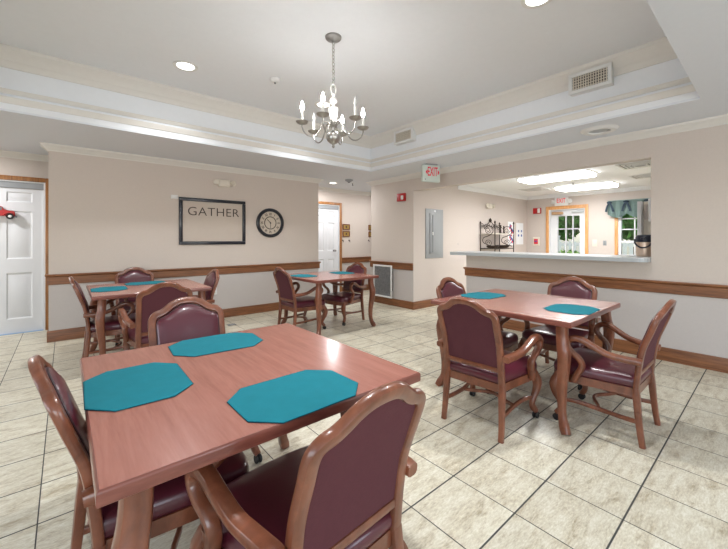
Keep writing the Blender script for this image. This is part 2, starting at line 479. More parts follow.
def door_set(n, x0, x1, ztop, face, casing_mat, recess=.055):
    """white six-panel door in a cased opening on the corridor wall; face = wall plane Y"""
    d = bpy.data.objects.new('door_%d' % n, None); COL.objects.link(d); d['kind'] = 'structure'; d.location = (0, 0, 0)
    bm = nb(); six_panel(bm, x0+.02, x1-.02, face-.016, ztop-.105, face-.002); obj('slab', bm, 'doorw', d, angle=20)
    bm = nb()
    box(bm, x0, face-.045, .0005, x0+.018, face-.0005, ztop); box(bm, x1-.018, face-.045, .0005, x1, face-.0005, ztop)
    box(bm, x0+.018, face-.045, ztop-.018, x1-.018, face-.0005, ztop)
    box(bm, x0+.018, face-.030, ztop-.1, x1-.018, face-.0005, ztop-.0185, mi=1)
    obj('jamb', bm, ['white', 'grey'], d, smooth=False)
    bm = nb()
    for (a, b, c, e) in ((x0-.064, x0-.001, .0005, ztop+.062), (x1+.001, x1+.064, .0005, ztop+.062)):
        box(bm, a, face-.062, c, b, face-.0005, e, .006)
    box(bm, x0-.001, face-.061, ztop+.0005, x1+.001, face-.0005, ztop+.061, .005)
    obj('casing', bm, casing_mat, d)
    return d

d1 = door_set(1, -1.115, -.214, 2.11, YC, 'oakv')
bm = nb(); box(bm, -1.09, YC-.05, .0005, -.235, YC-.013, .007); obj('painters_tape', bm, 'tape', d1)
d2 = door_set(2, 4.25, 5.005, 2.11, YC, 'oakv')
bm = nb(); lathe(bm, [(0, -.004), (.028, -.004), (.028, .006), (.012, .010), (.010, .03), (.024, .04), (.03, .055), (.022, .072), (0, .076)], 14)
xform(bm, Matrix.Translation((4.862, YC-.012, 1.03)) @ Matrix.Rotation(PI/2, 4, 'X')); obj('door_knob', bm, 'tinb', d2)

# red toy truck hung on the corridor door
def truck():
    t = thing('toy_truck', 'red vintage pickup truck ornament hung on the white door', 'ornament', (-.70, YC-.045, 1.66))
    bm = nb()
    side = [(-.17, -.045), (-.17, .005), (-.04, .005), (-.035, .06), (-.02, .088), (.045, .09), (.060, .076), (.072, .036), (.162, .030), (.176, .016), (.178, -.045)]
    va = [bm.verts.new((x, -.025, z)) for x, z in side]; vb = [bm.verts.new((x, .025, z)) for x, z in side]
    n = len(side)
    bm.faces.new(va); bm.faces.new(vb)
    for j in range(n): bm.faces.new((va[j], va[(j+1) % n], vb[(j+1) % n], vb[j]))
    bmesh.ops.bevel(bm, geom=bm.edges[:], offset=.006, segments=2, affect='EDGES')
    obj('truck_body', bm, 'red', t)
    bm = nb(); box(bm, -.02, -.0265, .036, .052, -.0255, .076, 0); obj('cab_window', bm, 'greyd', t)
    for xx in (-.10, .130):
        bm = nb(); lathe(bm, [(0, -.012), (.036, -.012), (.040, -.006), (.040, .006), (.036, .012), (0, .012)], 18)
        xform(bm, Matrix.Translation((xx, -.025, -.048)) @ Matrix.Rotation(PI/2, 4, 'X')); w = obj('wheel', bm, 'rubber', t)
        bm = nb(); lathe(bm, [(0, .0125), (.018, .0125), (.014, .017), (0, .018)], 14)
        xform(bm, Matrix.Translation((xx, -.025, -.048)) @ Matrix.Rotation(PI/2, 4, 'X')); obj('hub_cap', bm, 'whitepl', w)
    bm = nb()
    sweep(bm, [(.075, -.03, -.03), (.100, -.036, -.004), (.145, -.036, -.002), (.172, -.03, -.03)], (.006, .016), nrm=(0, 0, 1), n=8); obj('fender', bm, 'red', t)
    bm = nb(); box(bm, .178, -.03, -.058, .197, .025, -.042, .003); obj('bumper', bm, 'greyd', t)
truck()

# ---- kitchen exterior door and window
d3 = bpy.data.objects.new('door_3', None); COL.objects.link(d3); d3['kind'] = 'structure'
def yzbox(bm, y0, z0, y1, z1, x0, x1, bev=0., mi=0): return box(bm, x0, y0, z0, x1, y1, z1, bev, mi=mi)
bm = nb()
yzbox(bm, 2.931, .0005, 3.0, 2.14, XK-.025, XK-.0005, .005); yzbox(bm, 3.83, .0005, 3.90, 2.14, XK-.025, XK-.0005, .005); yzbox(bm, 3.0, 2.055, 3.83, 2.14, XK-.025, XK-.0005, .005)
obj('casing', bm, 'oakk', d3)
bm = nb()
yzbox(bm, 3.0, .0005, 3.022, 2.055, XK-.01, XK+.12); yzbox(bm, 3.808, .0005, 3.83, 2.055, XK-.01, XK+.12); yzbox(bm, 3.022, 2.035, 3.808, 2.055, XK-.01, XK+.12)
obj('jamb', bm, 'white', d3, smooth=False)
bm = nb()
XD = XK+.05
yzbox(bm, 3.024, .01, 3.135, 2.032, XD, XD+.045); yzbox(bm, 3.64, .01, 3.806, 2.032, XD, XD+.045)
yzbox(bm, 3.135, .01, 3.64, .30, XD, XD+.045); yzbox(bm, 3.135, 1.885, 3.64, 2.032, XD, XD+.045)
for yy in (3.29, 3.45): yzbox(bm, yy-.012, .30, yy+.012, 1.885, XD, XD+.045)
for zz in (.62, .94, 1.56): yzbox(bm, 3.135, zz-.012, 3.64, zz+.012, XD, XD+.045)
obj('slab', bm, 'white', d3, smooth=False)
bm = nb(); yzbox(bm, 3.135, .30, 3.64, 1.885, XD+.020, XD+.024); obj('pane', bm, 'glass', d3, smooth=False)
bm = nb(); yzbox(bm, 3.50, 1.925, 3.76, 1.995, XK-.03, XD-.001, .01); obj('door_closer', bm, 'brown', d3)
bm = nb(); yzbox(bm, 3.03, 1.955, 3.30, 1.985, XK-.015, XK+.03, .005); obj('closer_arm', bm, 'ctredge', d3)

w1 = bpy.data.objects.new('window_1', None); COL.objects.link(w1); w1['kind'] = 'structure'
bm = nb()
yzbox(bm, 2.34, .56, 2.405, 2.10, XK-.022, XK-.0005, .004); yzbox(bm, 1.43, .56, 1.50, 2.10, XK-.022, XK-.0005, .004); yzbox(bm, 1.50, 2.03, 2.34, 2.10, XK-.022, XK-.0005, .004); yzbox(bm, 1.50, .56, 2.34, .62, XK-.04, XK-.0005, .004)
obj('casing', bm, 'oakk', w1)
bm = nb()
yzbox(bm, 2.285, .62, 2.34, 2.05, XK+.0, XK+.08); yzbox(bm, 1.50, .62, 1.555, 2.05, XK+.0, XK+.08)
yzbox(bm, 1.555, .62, 2.285, .68, XK, XK+.08); yzbox(bm, 1.555, 2.0, 2.285, 2.05, XK, XK+.08); yzbox(bm, 1.555, 1.225, 2.285, 1.272, XK, XK+.08)
for yy in (1.80, 2.045): yzbox(bm, yy-.011, .68, yy+.011, 2.0, XK+.03, XK+.06)
for zz in (.95, 1.52, 1.76): yzbox(bm, 1.555, zz-.011, 2.285, zz+.011, XK+.03, XK+.06)
obj('window_frame', bm, 'white', w1, smooth=False)
bm = nb(); yzbox(bm, 1.555, .68, 2.285, 2.0, XK+.043, XK+.047); obj('pane', bm, 'glass', w1, smooth=False)

def valance():
    t = thing('window_valance', 'sage green swagged valance over the kitchen window', 'valance', (XK, 0, 0))
    bm = nb(); cols = []
    n = 72
    for i in range(n+1):
        s = i/n; y = 2.515 - s*1.07
        ph = (s*3.0) % 1.0
        drop = .30 + .085*math.sin(PI*ph)
        fold = .014*math.sin(s*52)
        col = []
        for kz in range(7):
            q = kz/6
            col.append(bm.verts.new((-.11 + fold*(.3+q), y, 2.165 - drop*q)))
        cols.append(col)
    for A, B in zip(cols, cols[1:]):
        for k in range(6): bm.faces.new((A[k], A[k+1], B[k+1], B[k]))
    geom = bmesh.ops.solidify(bm, geom=bm.faces[:], thickness=.006)
    obj('valance_cloth', bm, 'val', t)
    bm = nb(); box(bm, -.105, 2.51, 2.13, -.001, 2.515, 2.165); box(bm, -.105, 1.45, 2.13, -.001, 1.455, 2.165); box(bm, -.118, 1.45, 2.162, -.001, 2.515, 2.172)
    obj('mounting_board', bm, 'val', t, smooth=False)
    for yy in (2.47, 2.16, 1.80):
        bm = nb()
        for sgn in (-1, 1):
            sweep(bm, [(-.13, yy, 2.13), (-.15, yy+sgn*.03, 2.07), (-.14, yy+sgn*.055, 2.0), (-.135, yy+sgn*.07, 1.92)], [(.006, .010), (.010, .018), (.008, .02), (.004, .022)], nrm=(1, 0, 0), n=8)
        sweep(bm, [(-.135, yy-.045, 2.125), (-.16, yy, 2.135), (-.135, yy+.045, 2.125)], (.012, .016), nrm=(1, 0, 0), n=8)
        obj('bow', bm, 'bow', t)
valance()

# outside the kitchen: lawn, white fence, tree, shrubs
bm = nb(); box(bm, XK+.13, -6, -.25, 26, 14, -.12); struct('ground', bm, 'grass')
def fence():
    t = thing('garden_fence', 'white picket fence on the lawn outside the kitchen', 'fence', (12.6, 0, -.12))
    for k in range(7):
        bm = nb(); box(bm, -.06, -1.2+k*1.5-.05, 0, .06, -1.2+k*1.5+.05, 1.5, .006); box(bm, -.075, -1.2+k*1.5-.07, 1.5, .075, -1.2+k*1.5+.07, 1.54, .01); obj('post', bm, 'vinylfence', t)
    for zz in (.25, 1.2):
        bm = nb(); box(bm, -.02, -1.2, zz, .02, 7.8, zz+.1); obj('fence_rail', bm, 'vinylfence', t, smooth=False)
    bm = nb()
    for k in range(60): box(bm, -.035, -1.12+k*.148, .08, -.021, -1.12+k*.148+.10, 1.36)
    obj('pickets', bm, 'vinylfence', t, smooth=False)
fence()
t = thing('porch_post', 'cream porch post outside the left panes of the kitchen door', 'post', (10.8, 4.17, -.12))
bm = nb(); box(bm, -.065, -.065, 0, .065, .065, 2.7, .008); obj('shaft', bm, 'plastic', t)
bm = nb(); box(bm, -.09, -.09, 0, .09, .09, .18, .01); obj('base', bm, 'plastic', t)
def tree(x, y, hz, r, label, mat, stem=True, name='garden_tree', cat='tree', n=2200):
    t = thing(name, label, cat, (x, y, -.12))
    if stem:
        bm = nb(); sweep(bm, [(0, 0, 0), (.03, .02, hz*.4), (0, .05, hz)], [(.14, .14), (.10, .10), (.05, .05)], n=10, sq=1); obj('trunk', bm, 'bark', t)
    bm = nb()
    for _ in range(n):
        d = Vector((random.gauss(0, 1), random.gauss(0, 1), random.gauss(0, 1))).normalized()
        p = Vector((d.x*r, d.y*r, d.z*r*.85))*random.uniform(.55, 1.) + Vector((0, 0, hz))
        a = Vector((random.gauss(0, 1), random.gauss(0, 1), random.gauss(0, 1))).normalized(); b = a.orthogonal().normalized(); s = random.uniform(.09, .17)*min(1, r*.8)
        c = a.cross(b)
        vs = [bm.verts.new(p+b*s*1.6), bm.verts.new(p+c*s*.7), bm.verts.new(p-b*s*1.6), bm.verts.new(p-c*s*.7+a*s*.2)]
        bm.faces.new(vs)
    obj('foliage', bm, mat, t, smooth=False)
tree(13.9, 5.35, 2.35, 1.1, 'leafy green tree beyond the fence, seen through the glass door', 'leafa')
tree(14.2, 3.05, 2.3, 1.05, 'dark green tree beyond the fence, seen through the kitchen window', 'leafa')
tree(11.7, 4.15, .62, .55, 'low green shrub outside the glass kitchen door', 'leafb', False, 'garden_shrub', 'shrub', 1100)

# ================================================================== CHAIRS
def postY(z):       # y of the back-post centre line at height z (leans back above the seat, splays back below)
    pts = [(0, .018), (.2, .036), (.38, .050), (.6, .016), (.8, -.052), (.93, -.108), (1.1, -.18)]
    for (a, ya), (b, yb) in zip(pts, pts[1:]):
        if a <= z <= b: return ya+(yb-ya)*(z-a)/(b-a)
    return 0

def back_outline(ins=0.):
    """serpentine crest: half outline from bottom to centre (x, z), inset by ins"""
    P = [(.202, .35), (.201, .46), (.202, .60), (.204, .72), (.205, .775), (.198, .806), (.178, .824), (.150, .832), (.122, .847), (.090, .871), (.048, .889), (0, .894)]
    return P

def build_chair():
    t = thing('dining_armchair', 'x', 'chair')
    # back frame
    H = back_outline()
    half = [(x, postY(z), z) for x, z in H]
    pts = [(-x, y, z) for x, y, z in half] + [(x, y, z) for x, y, z in reversed(half[:-1])]
    bm = nb()
    sweep(bm, pts, (.0165, .0225), nrm=(0, 1, .42), n=12, sq=.6, k=4)
    zr = .445
    sweep(bm, [(-.205, postY(zr), zr), (.205, postY(zr), zr)], (.013, .017), nrm=(0, 1, .1), n=10, k=2)
    obj('back_frame', bm, 'chair', t)
    # upholstered panels inside the frame
    inner = [(.184, .462), (.184, .60), (.186, .715), (.187, .765), (.181, .787), (.163, .803), (.140, .811), (.110, .827), (.078, .850), (.040, .867), (0, .872)]
    ol = [(-x, z) for x, z in inner] + [(x, z) for x, z in reversed(inner[:-1])]
    ol = [(p.x, p.y) for p in smooth_path([(a, b, 0) for a, b in ol], 3)]
    bm = nb(); pad(bm, ol, lambda u, v, h: Vector((u, postY(v)+h, v)), [(1., .000), (1., .014), (.975, .022), (.90, .029), (.7, .034), (.4, .036)]); obj('backrest', bm, 'vinyl', t, angle=60)
    bm = nb(); pad(bm, ol, lambda u, v, h: Vector((u, postY(v)-h, v)), [(1., -.001), (1., .006), (.95, .007), (.6, .008)]); obj('back_panel', bm, 'fabric', t, angle=60)
    bm = nb(); sweep(bm, [(x*.985, postY(z)+.019, (z-.7)*.985+.7) for x, z in ol], (.004, .004), closed=True, n=6, sq=1, k=1); obj('piping', bm, 'welt', t)
    # rear legs
    for s in (-1, 1):
        bm = nb()
        sweep(bm, [(s*.212, .012, .0), (s*.211, .024, .08), (s*.208, postY(.18), .18), (s*.205, postY(.28), .28), (s*.203, postY(.355), .355)],
              [(.017, .017), (.0175, .0175), (.019, .019), (.020, .022), (.018, .022)], nrm=(0, 1, 0), n=12, sq=.5, k=4)
        obj('leg', bm, 'chair', t)
    # seat
    def seat_ol(g=0.):
        P = [(.196, .045), (.205, .12), (.228, .26), (.250, .40), (.258, .475), (.245, .515), (.20, .535), (.10, .548), (0, .552)]
        P = [(x+g, y) for x, y in P]
        o = [(-x, y) for x, y in P[:-1]] + [(0, .552+g)] + [(x, y) for x, y in reversed(P[:-1])]
        o = [(p.x, p.y) for p in smooth_path([(a, b, 0) for a, b in o], 3)]
        return o
    bm = nb(); pad(bm, seat_ol(.004), lambda u, v, h: Vector((u, v, h)), [(1., .298), (1., .352), (.9, .354)]); obj('seat_frame', bm, 'chair', t)
    bm = nb(); pad(bm, seat_ol(0), lambda u, v, h: Vector((u, v, h)), [(.985, .350), (1.012, .366), (1.015, .388), (.99, .408), (.93, .423), (.8, .433), (.5, .440), (.2, .442)]); obj('seat', bm, 'vinyl', t, angle=70)
    # front cabriole legs on casters
    for s in (-1, 1):
        bm = nb()
        sweep(bm, [(s*.232, .480, .349), (s*.242, .498, .310), (s*.254, .516, .262), (s*.251, .508, .205), (s*.240, .484, .150), (s*.234, .470, .108), (s*.240, .482, .075), (s*.250, .504, .050)],
              [(.028, .028), (.031, .031), (.031, .031), (.026, .026), (.0205, .0205), (.0185, .0185), (.021, .021), (.018, .018)], nrm=(0, 1, 0), n=12, sq=.7, k=4)
        lg = obj('leg', bm, 'chair', t)
        bm = nb()
        for dx in (-.011, .011):
            b2 = nb(); lathe(b2, [(0, -.007), (.021, -.007), (.024, -.004), (.024, .004), (.021, .007), (0, .007)], 16)
            xform(b2, Matrix.Translation((s*.250+dx, .500, .0245)) @ Matrix.Rotation(PI/2, 4, 'Y'))
            me = bpy.data.meshes.new('tmp'); b2.to_mesh(me); b2.free(); bm.from_mesh(me); bpy.data.meshes.remove(me)
        lathe(bm, [(0, .024), (.006, .024), (.006, .052), (.014, .054), (.014, .060), (0, .06)], 10, (s*.250, .503, 0))
        obj('caster', bm, 'rubber', lg)
    # arms: from the back post forward, rising, then the crook rolls over and runs down to the seat rail
    for s in (-1, 1):
        bm = nb()
        P = [(.246, .005, .535), (.248, .040, .538), (.258, .11, .541), (.276, .19, .556), (.290, .26, .590), (.300, .315, .620), (.306, .365, .626), (.308, .404, .602),
             (.306, .410, .562), (.300, .384, .525), (.290, .348, .494), (.282, .328, .456), (.277, .336, .415), (.271, .362, .370), (.268, .380, .322)]
        R = [(.021, .023), (.0225, .027), (.021, .027), (.0195, .026), (.020, .0255), (.021, .0255), (.021, .025), (.020, .0245), (.019, .024), (.018, .0235), (.0175, .023), (.0175, .023), (.019, .024), (.020, .024), (.018, .022)]
        sweep(bm, [(s*x, y, z) for x, y, z in P], [(b, a) for a, b in R], nrm=(1, 0, 0), n=12, sq=.68, k=4)
        obj('arm', bm, 'chair', t)
    # stretchers
    for s in (-1, 1):
        bm = nb()
        sweep(bm, [(s*.209, .030, .150), (s*.200, .13, .146), (s*.196, .27, .150), (s*.214, .40, .160), (s*.238, .482, .150)], (.011, .014), nrm=(1, 0, 0), n=10, k=4); obj('stretcher', bm, 'chair', t)
    bm = nb(); sweep(bm, [(-.197, .25, .150), (-.12, .285, .150), (-.05, .325, .152), (0, .335, .153), (.05, .325, .152), (.12, .285, .150), (.197, .25, .150)], (.012, .010), nrm=(0, 0, 1), n=10, k=3); obj('stretcher', bm, 'chair', t)
    return t

R_ = math.radians
chairs = [  # x, y, yaw, label, group
    (2.10, 1.36, R_(-86), 'armchair showing its burgundy back at the left side of the right-hand table', 'chairs around the right-hand table'),
    (2.955, .535, R_(0), 'armchair with shiny burgundy seat at the near right side of the right-hand table', 'chairs around the right-hand table'),
    (3.88, 1.36, R_(91), 'armchair between the right-hand table and the serving counter wall', 'chairs around the right-hand table'),
    (2.96, 2.085, R_(181), 'armchair at the far left side of the right-hand table, only its crest visible', 'chairs around the right-hand table'),
    (.634, .762, R_(4), 'nearest armchair, its tall burgundy back to the viewer at the front table', 'chairs around the front table'),
    (.020, 1.568, R_(-86.5), 'armchair seen edge-on at the left side of the front table', 'chairs around the front table'),
    (.615, 2.465, R_(179), 'armchair with glossy burgundy backrest facing us beyond the front table', 'chairs around the front table'),
    (.70, 3.66, R_(-2), 'armchair with its back to us at the near side of the far-left table', 'chairs around the far-left table'),
    (.73, 5.67, R_(180), 'armchair facing us behind the far-left table, under the chair rail', 'chairs around the far-left table'),
    (.14, 4.73, R_(-91), 'armchair at the left side of the far-left table, nearest the white door', 'chairs around the far-left table'),
    (1.41, 4.76, R_(90), 'armchair at the right end of the far-left table', 'chairs around the far-left table'),
    (2.35, 4.48, R_(-88), 'armchair at the left side of the small back table, below the clock', 'chairs around the back table'),
    (3.66, 4.55, R_(98), 'armchair at the right side of the back table, beside the wall grille', 'chairs around the back table'),
]
proto = build_chair()
for i, (x, y, rz, lab, grp) in enumerate(chairs):
    c = proto if i == 0 else dup(proto)
    c.location = (x, y, 0); c.rotation_euler = (0, 0, rz); c['label'] = lab; c['group'] = grp

# ================================================================== TABLES
def build_table(x0, y0, x1, y1, label):
    cx, cy, hx, hy = (x0+x1)/2, (y0+y1)/2, (x1-x0)/2, (y1-y0)/2
    t = thing('dining_table', label, 'table', (cx, cy, 0), 0, 'square dining tables')
    e = .007
    bm = nb(); box(bm, -hx+e, -hy+e, .724, hx-e, hy-e, .7602, .0, 1); obj('tabletop', bm, 'table', t, smooth=False)
    bm = nb()
    prof = [(0, .722), (-.002, .722), (-.006, .725), (-.007, .731), (-.007, .752), (-.0055, .757), (-.002, .7602), (0, .7602)]
    molding(bm, [(-hx+e, -hy+e), (hx-e, -hy+e), (hx-e, hy-e), (-hx+e, hy-e)], prof, 1, True); obj('edge_band', bm, 'tedge', t, angle=40)
    for sx in (-1, 1):
        for sy in (-1, 1):
            bm = nb()
            def q(d, z): return (sx*(hx-d), sy*(hy-d), z)
            sweep(bm, [q(.085, .7215), q(.084, .66), q(.078, .60), q(.066, .53), q(.070, .44), q(.082, .32), q(.088, .20), q(.082, .10), q(.062, .04), q(.046, .0)],
                  [(.036, .036), (.036, .036), (.037, .037), (.039, .039), (.036, .036), (.031, .031), (.027, .027), (.025, .025), (.030, .030), (.026, .026)], nrm=(1, 0, 0), n=12, sq=.6, k=4)
            obj('leg', bm, 'chair', t)
    return t
build_table(.050, .940, 1.100, 2.055, 'large cherry-topped table in the foreground with three teal placemats')
build_table(2.490, .866, 3.590, 2.010, 'cherry-topped table at the right, in front of the serving counter')
build_table(.190, 4.165, 1.270, 5.240, 'cherry-topped table at far left near the white corridor door')
build_table(2.486, 3.868, 3.575, 4.955, 'cherry-topped table at the back, between clock wall and wall grille')

def mat_mesh(seed):
    random.seed(seed)
    hx, hy, c = .212, .158, .075
    ol = [(-hx+c, -hy), (hx-c, -hy), (hx, -hy+c), (hx, hy-c), (hx-c, hy), (-hx+c, hy), (-hx, hy-c), (-hx, -hy+c)]
    # grid-like rings so that the cloth can ripple
    dense = []
    for i in range(8):
        a, b = ol[i], ol[(i+1) % 8]
        for k in range(6): dense.append((a[0]+(b[0]-a[0])*k/6, a[1]+(b[1]-a[1])*k/6))
    ph = random.uniform(0, 6)
    def f(u, v, h): return Vector((u, v, h + .0012*(1+math.sin(u*21+ph))*(1+math.sin(v*33+ph*2))*.5))
    bm = nb()
    pad(bm, dense, f, [(1., 0.), (1.002, .0022), (.985, .0036), (.96, .0036), (.8, .0036), (.6, .0036), (.4, .0036), (.2, .0036)])
    return bm
mats = [
    (.208, 1.552, R_(89), 'teal placemat on the front table before the left-hand chair', 'placemats on the front table'),
    (.600, 1.880, R_(-4), 'teal placemat at the far edge of the front table', 'placemats on the front table'),
    (.622, 1.098, R_(1), 'teal placemat on the front table nearest the foreground chair', 'placemats on the front table'),
    (2.985, 1.035, R_(2), 'teal placemat on the near edge of the right-hand table', 'placemats on the right-hand table'),
    (3.06, 1.835, R_(-3), 'teal placemat on the far edge of the right-hand table', 'placemats on the right-hand table'),
    (.365, 4.690, R_(88), 'teal placemat on the left end of the far-left table', 'placemats on the far-left table'),
    (.760, 5.030, R_(2), 'teal placemat at the far edge of the far-left table', 'placemats on the far-left table'),
    (2.685, 4.535, R_(91), 'teal placemat on the left side of the back table', 'placemats on the back table'),
    (3.390, 4.540, R_(86), 'teal placemat on the right side of the back table', 'placemats on the back table'),
]
for i, (x, y, rz, lab, grp) in enumerate(mats):
    o = obj('placemat', mat_mesh(i), 'teal', None, loc=(x, y, .7604), rot=(0, 0, rz), angle=70)
    tag(o, lab, 'placemat', grp)
    ol = []
    hx, hy, c = .2125, .1585, .075
    P = [(-hx+c, -hy), (hx-c, -hy), (hx, -hy+c), (hx, hy-c), (hx-c, hy), (-hx+c, hy), (-hx, hy-c), (-hx, -hy+c)]
    bm = nb(); sweep(bm, [(a, b, .0016) for a, b in P], (.0014, .0014), closed=True, n=6, sq=1, k=1); obj('hem', bm, 'tealh', o)

# ================================================================== CHANDELIER
def chandelier(cx, cy):
    t = thing('chandelier', 'six-armed candle chandelier hanging on a chain from the tray ceiling', 'chandelier', (cx, cy, 0))
    bm = nb(); lathe(bm, [(0, 3.046), (.02, 3.046), (.03, 3.052), (.062, 3.058), (.070, 3.066), (.072, 3.0798), (0, 3.0798)], 28); obj('canopy', bm, 'canopy', t)
    bm = nb(); z = 3.045; i = 0
    while z > 2.66:
        pts = [(0, 0, 0)]*0
        for j in range(10):
            a = 2*PI*j/10; u = .0115*math.sin(a); w = .019*math.cos(a)
            pts.append((u, 0, z-.019+w) if i % 2 == 0 else (0, u, z-.019+w))
        sweep(bm, pts, (.0036, .0036), closed=True, n=6, sq=1, k=1)
        z -= .031; i += 1
    obj('chain', bm, 'nickel', t)
    bm = nb(); sweep(bm, [(0.028*math.sin(2*PI*j/14), 0, 2.618+.045*math.cos(2*PI*j/14)) for j in range(14)], (.005, .005), closed=True, n=8, sq=1, k=1); obj('hanging_loop', bm, 'enamel', t)
    bm = nb(); lathe(bm, [(0, 2.58), (.012, 2.58), (.016, 2.566), (.010, 2.553), (.026, 2.538), (.034, 2.515), (.026, 2.492), (.012, 2.480), (.016, 2.470), (.040, 2.455), (.042, 2.44), (.034, 2.38), (.026, 2.33), (.020, 2.325), (.018, 2.30), (0, 2.30)], 24); obj('column', bm, 'enamel', t)
    bm = nb(); lathe(bm, [(0, 2.325), (.030, 2.322), (.036, 2.305), (.030, 2.290), (.020, 2.280), (.016, 2.255), (.03, 2.245), (.058, 2.222), (.064, 2.195), (.054, 2.165), (.032, 2.145), (.014, 2.136), (.010, 2.126), (.014, 2.116), (.008, 2.104), (0, 2.100)], 26); obj('hub_ball', bm, 'nickel', t)
    view = math.atan2(-cy, -cx)           # arm bearings, measured on the fitting
    lit = {0: True, 1: False, 2: True, 3: True, 4: False, 5: True}
    for k in range(6):
        a = view + PI/2 + R_(12) - R_(60)*k
        D = Vector((math.cos(a), math.sin(a), 0)); r = .272
        P = [(.025, 2.300), (.060, 2.330), (.095, 2.315), (.120, 2.255), (.155, 2.200), (.205, 2.188), (.250, 2.215), (r, 2.262), (r, 2.292)]
        bm = nb(); sweep(bm, [(D.x*q, D.y*q, z) for q, z in P], (.006, .006), n=8, sq=1, k=5); ar = obj('arm', bm, 'nickel', t)
        bm = nb(); lathe(bm, [(0, 2.282), (.014, 2.284), (.040, 2.292), (.052, 2.304), (.054, 2.309), (.048, 2.307), (.02, 2.298), (0, 2.298)], 22, (D.x*r, D.y*r, 0)); obj('drip_pan', bm, 'nickel', ar)
        bm = nb(); lathe(bm, [(0, 2.297), (.0125, 2.297), (.0125, 2.398), (.010, 2.402), (0, 2.402)], 14, (D.x*r, D.y*r, 0)); obj('candle_sleeve', bm, 'enamel', ar)
        bm = nb(); lathe(bm, [(0, 2.4025), (.008, 2.403), (.012, 2.412), (.0165, 2.428), (.014, 2.448), (.007, 2.470), (.002, 2.486), (0, 2.488)], 12, (D.x*r, D.y*r, 0))
        obj('bulb', bm, 'flame' if lit[k] else 'bulboff', ar)
chandelier(1.80, 2.535)

# ================================================================== CEILING FITTINGS
def light(name, typ, energy, loc, rot=(0, 0, 0), color=(1, 1, 1), parent=None, **k):
    l = bpy.data.lights.new(name, typ); l.energy = energy; l.color = color
    for a, v in k.items(): setattr(l, a, v)
    o = bpy.data.objects.new(name, l); COL.objects.link(o); o.location = loc; o.rotation_euler = rot
    if parent is not None: o.parent = parent
    return o
CANP = 40.
def can(x, y, z, label, power=None, r=.10, spread=128):
    t = thing('recessed_light', label, 'ceiling light', (x, y, z), 0, 'recessed ceiling lights')
    bm = nb(); lathe(bm, [(r*.82, -.001), (r*.86, -.006), (r*1.15, -.006), (r*1.18, -.0005), (r*.82, -.0004)], 28); obj('trim_ring', bm, 'whitepl', t)
    bm = nb(); lathe(bm, [(0, -.003), (r*.83, -.003), (r*.83, -.0006), (0, -.0006)], 28); obj('lens', bm, 'lens', t)
    light('can_lamp', 'AREA', power or CANP, (0, 0, -.012), color=(.98, .985, 1.), parent=t, shape='DISK', size=r*1.6, spread=R_(spread))
can(.944, 3.942, TRZ, 'lit recessed light in the tray ceiling left of the chandelier')
can(2.602, 3.889, TRZ, 'lit recessed light half hidden behind the chandelier candles')
can(2.659, 1.148, TRZ, 'lit recessed light cut by the top edge of the photo')
can(.944, 1.148, TRZ, 'lit recessed light in the near left tray ceiling')
can(4.354, 6.146, SOF, 'lit recessed light in the corridor ceiling beyond the clock wall', CANP*1.1, .085, 176)
can(5.75, 5.95, SOF, 'added unseen recessed light brightening the corridor, hidden by the right wall', CANP*.75, .085, 176)  # extra lamp out of sight, added to lift the corridor wall
can(-1.5, 6.3, SOF, 'added unseen recessed light brightening the corridor before the white door', CANP*2.2, .085, 176)  # added off-frame lamp that brightens the white door and the wall above

def disc(name, label, cat, x, y, z, prof, mat, n=28, extra=None):
    t = thing(name, label, cat, (x, y, z))
    bm = nb(); lathe(bm, prof, n); obj('housing', bm, mat, t)
    if extra:
        bm = nb(); lathe(bm, extra[0], n); obj(extra[1], bm, extra[2], t)
    return t
sp = disc('ceiling_speaker', 'round white speaker grille in the soffit above the serving counter', 'speaker', 4.46, 1.27, SOF,
     [(.10, -.001), (.104, -.022), (.150, -.022), (.180, -.0005), (.10, -.0004)], 'whitepl', 32, ([(0, -.004), (.101, -.005), (.101, -.0006), (0, -.0006)], 'grille', 'ctredge'))
disc('smoke_detector', 'small white detector on the tray ceiling left of the chandelier', 'detector', 1.778, 3.619, TRZ,
     [(0, -.040), (.02, -.040), (.038, -.032), (.052, -.014), (.055, -.0005), (0, -.0005)], 'whitepl', 24, ([(0, -.052), (.010, -.052), (.012, -.041), (0, -.041)], 'sensor', 'greyd'))
disc('smoke_detector', 'grey detector on the soffit in front of the corridor opening', 'detector', 4.36, 5.60, SOF,
     [(0, -.05), (.03, -.05), (.05, -.036), (.08, -.02), (.085, -.0005), (0, -.0005)], 'grey', 24, ([(0, -.062), (.018, -.062), (.02, -.051), (0, -.051)], 'sensor', 'greyd'))
def twin_head(label, x, y, z):
    t = thing('ceiling_sprinkler', label, 'sprinkler', (x, y, z))
    bm = nb(); lathe(bm, [(0, -.012), (.03, -.010), (.035, -.0005), (0, -.0005)], 20); obj('escutcheon', bm, 'whitepl', t)
    bm = nb(); lathe(bm, [(0, -.06), (.022, -.058), (.022, -.055), (.005, -.05), (.010, -.03), (.010, -.0125), (0, -.0125)], 14); obj('sprinkler_head', bm, 'greyd', t)
twin_head('sprinkler head on the ceiling by the corridor mouth, right of the detector', 4.66, 5.86, SOF)
twin_head('sprinkler head on the kitchen ceiling between two light panels', 7.75, 2.66, KC)

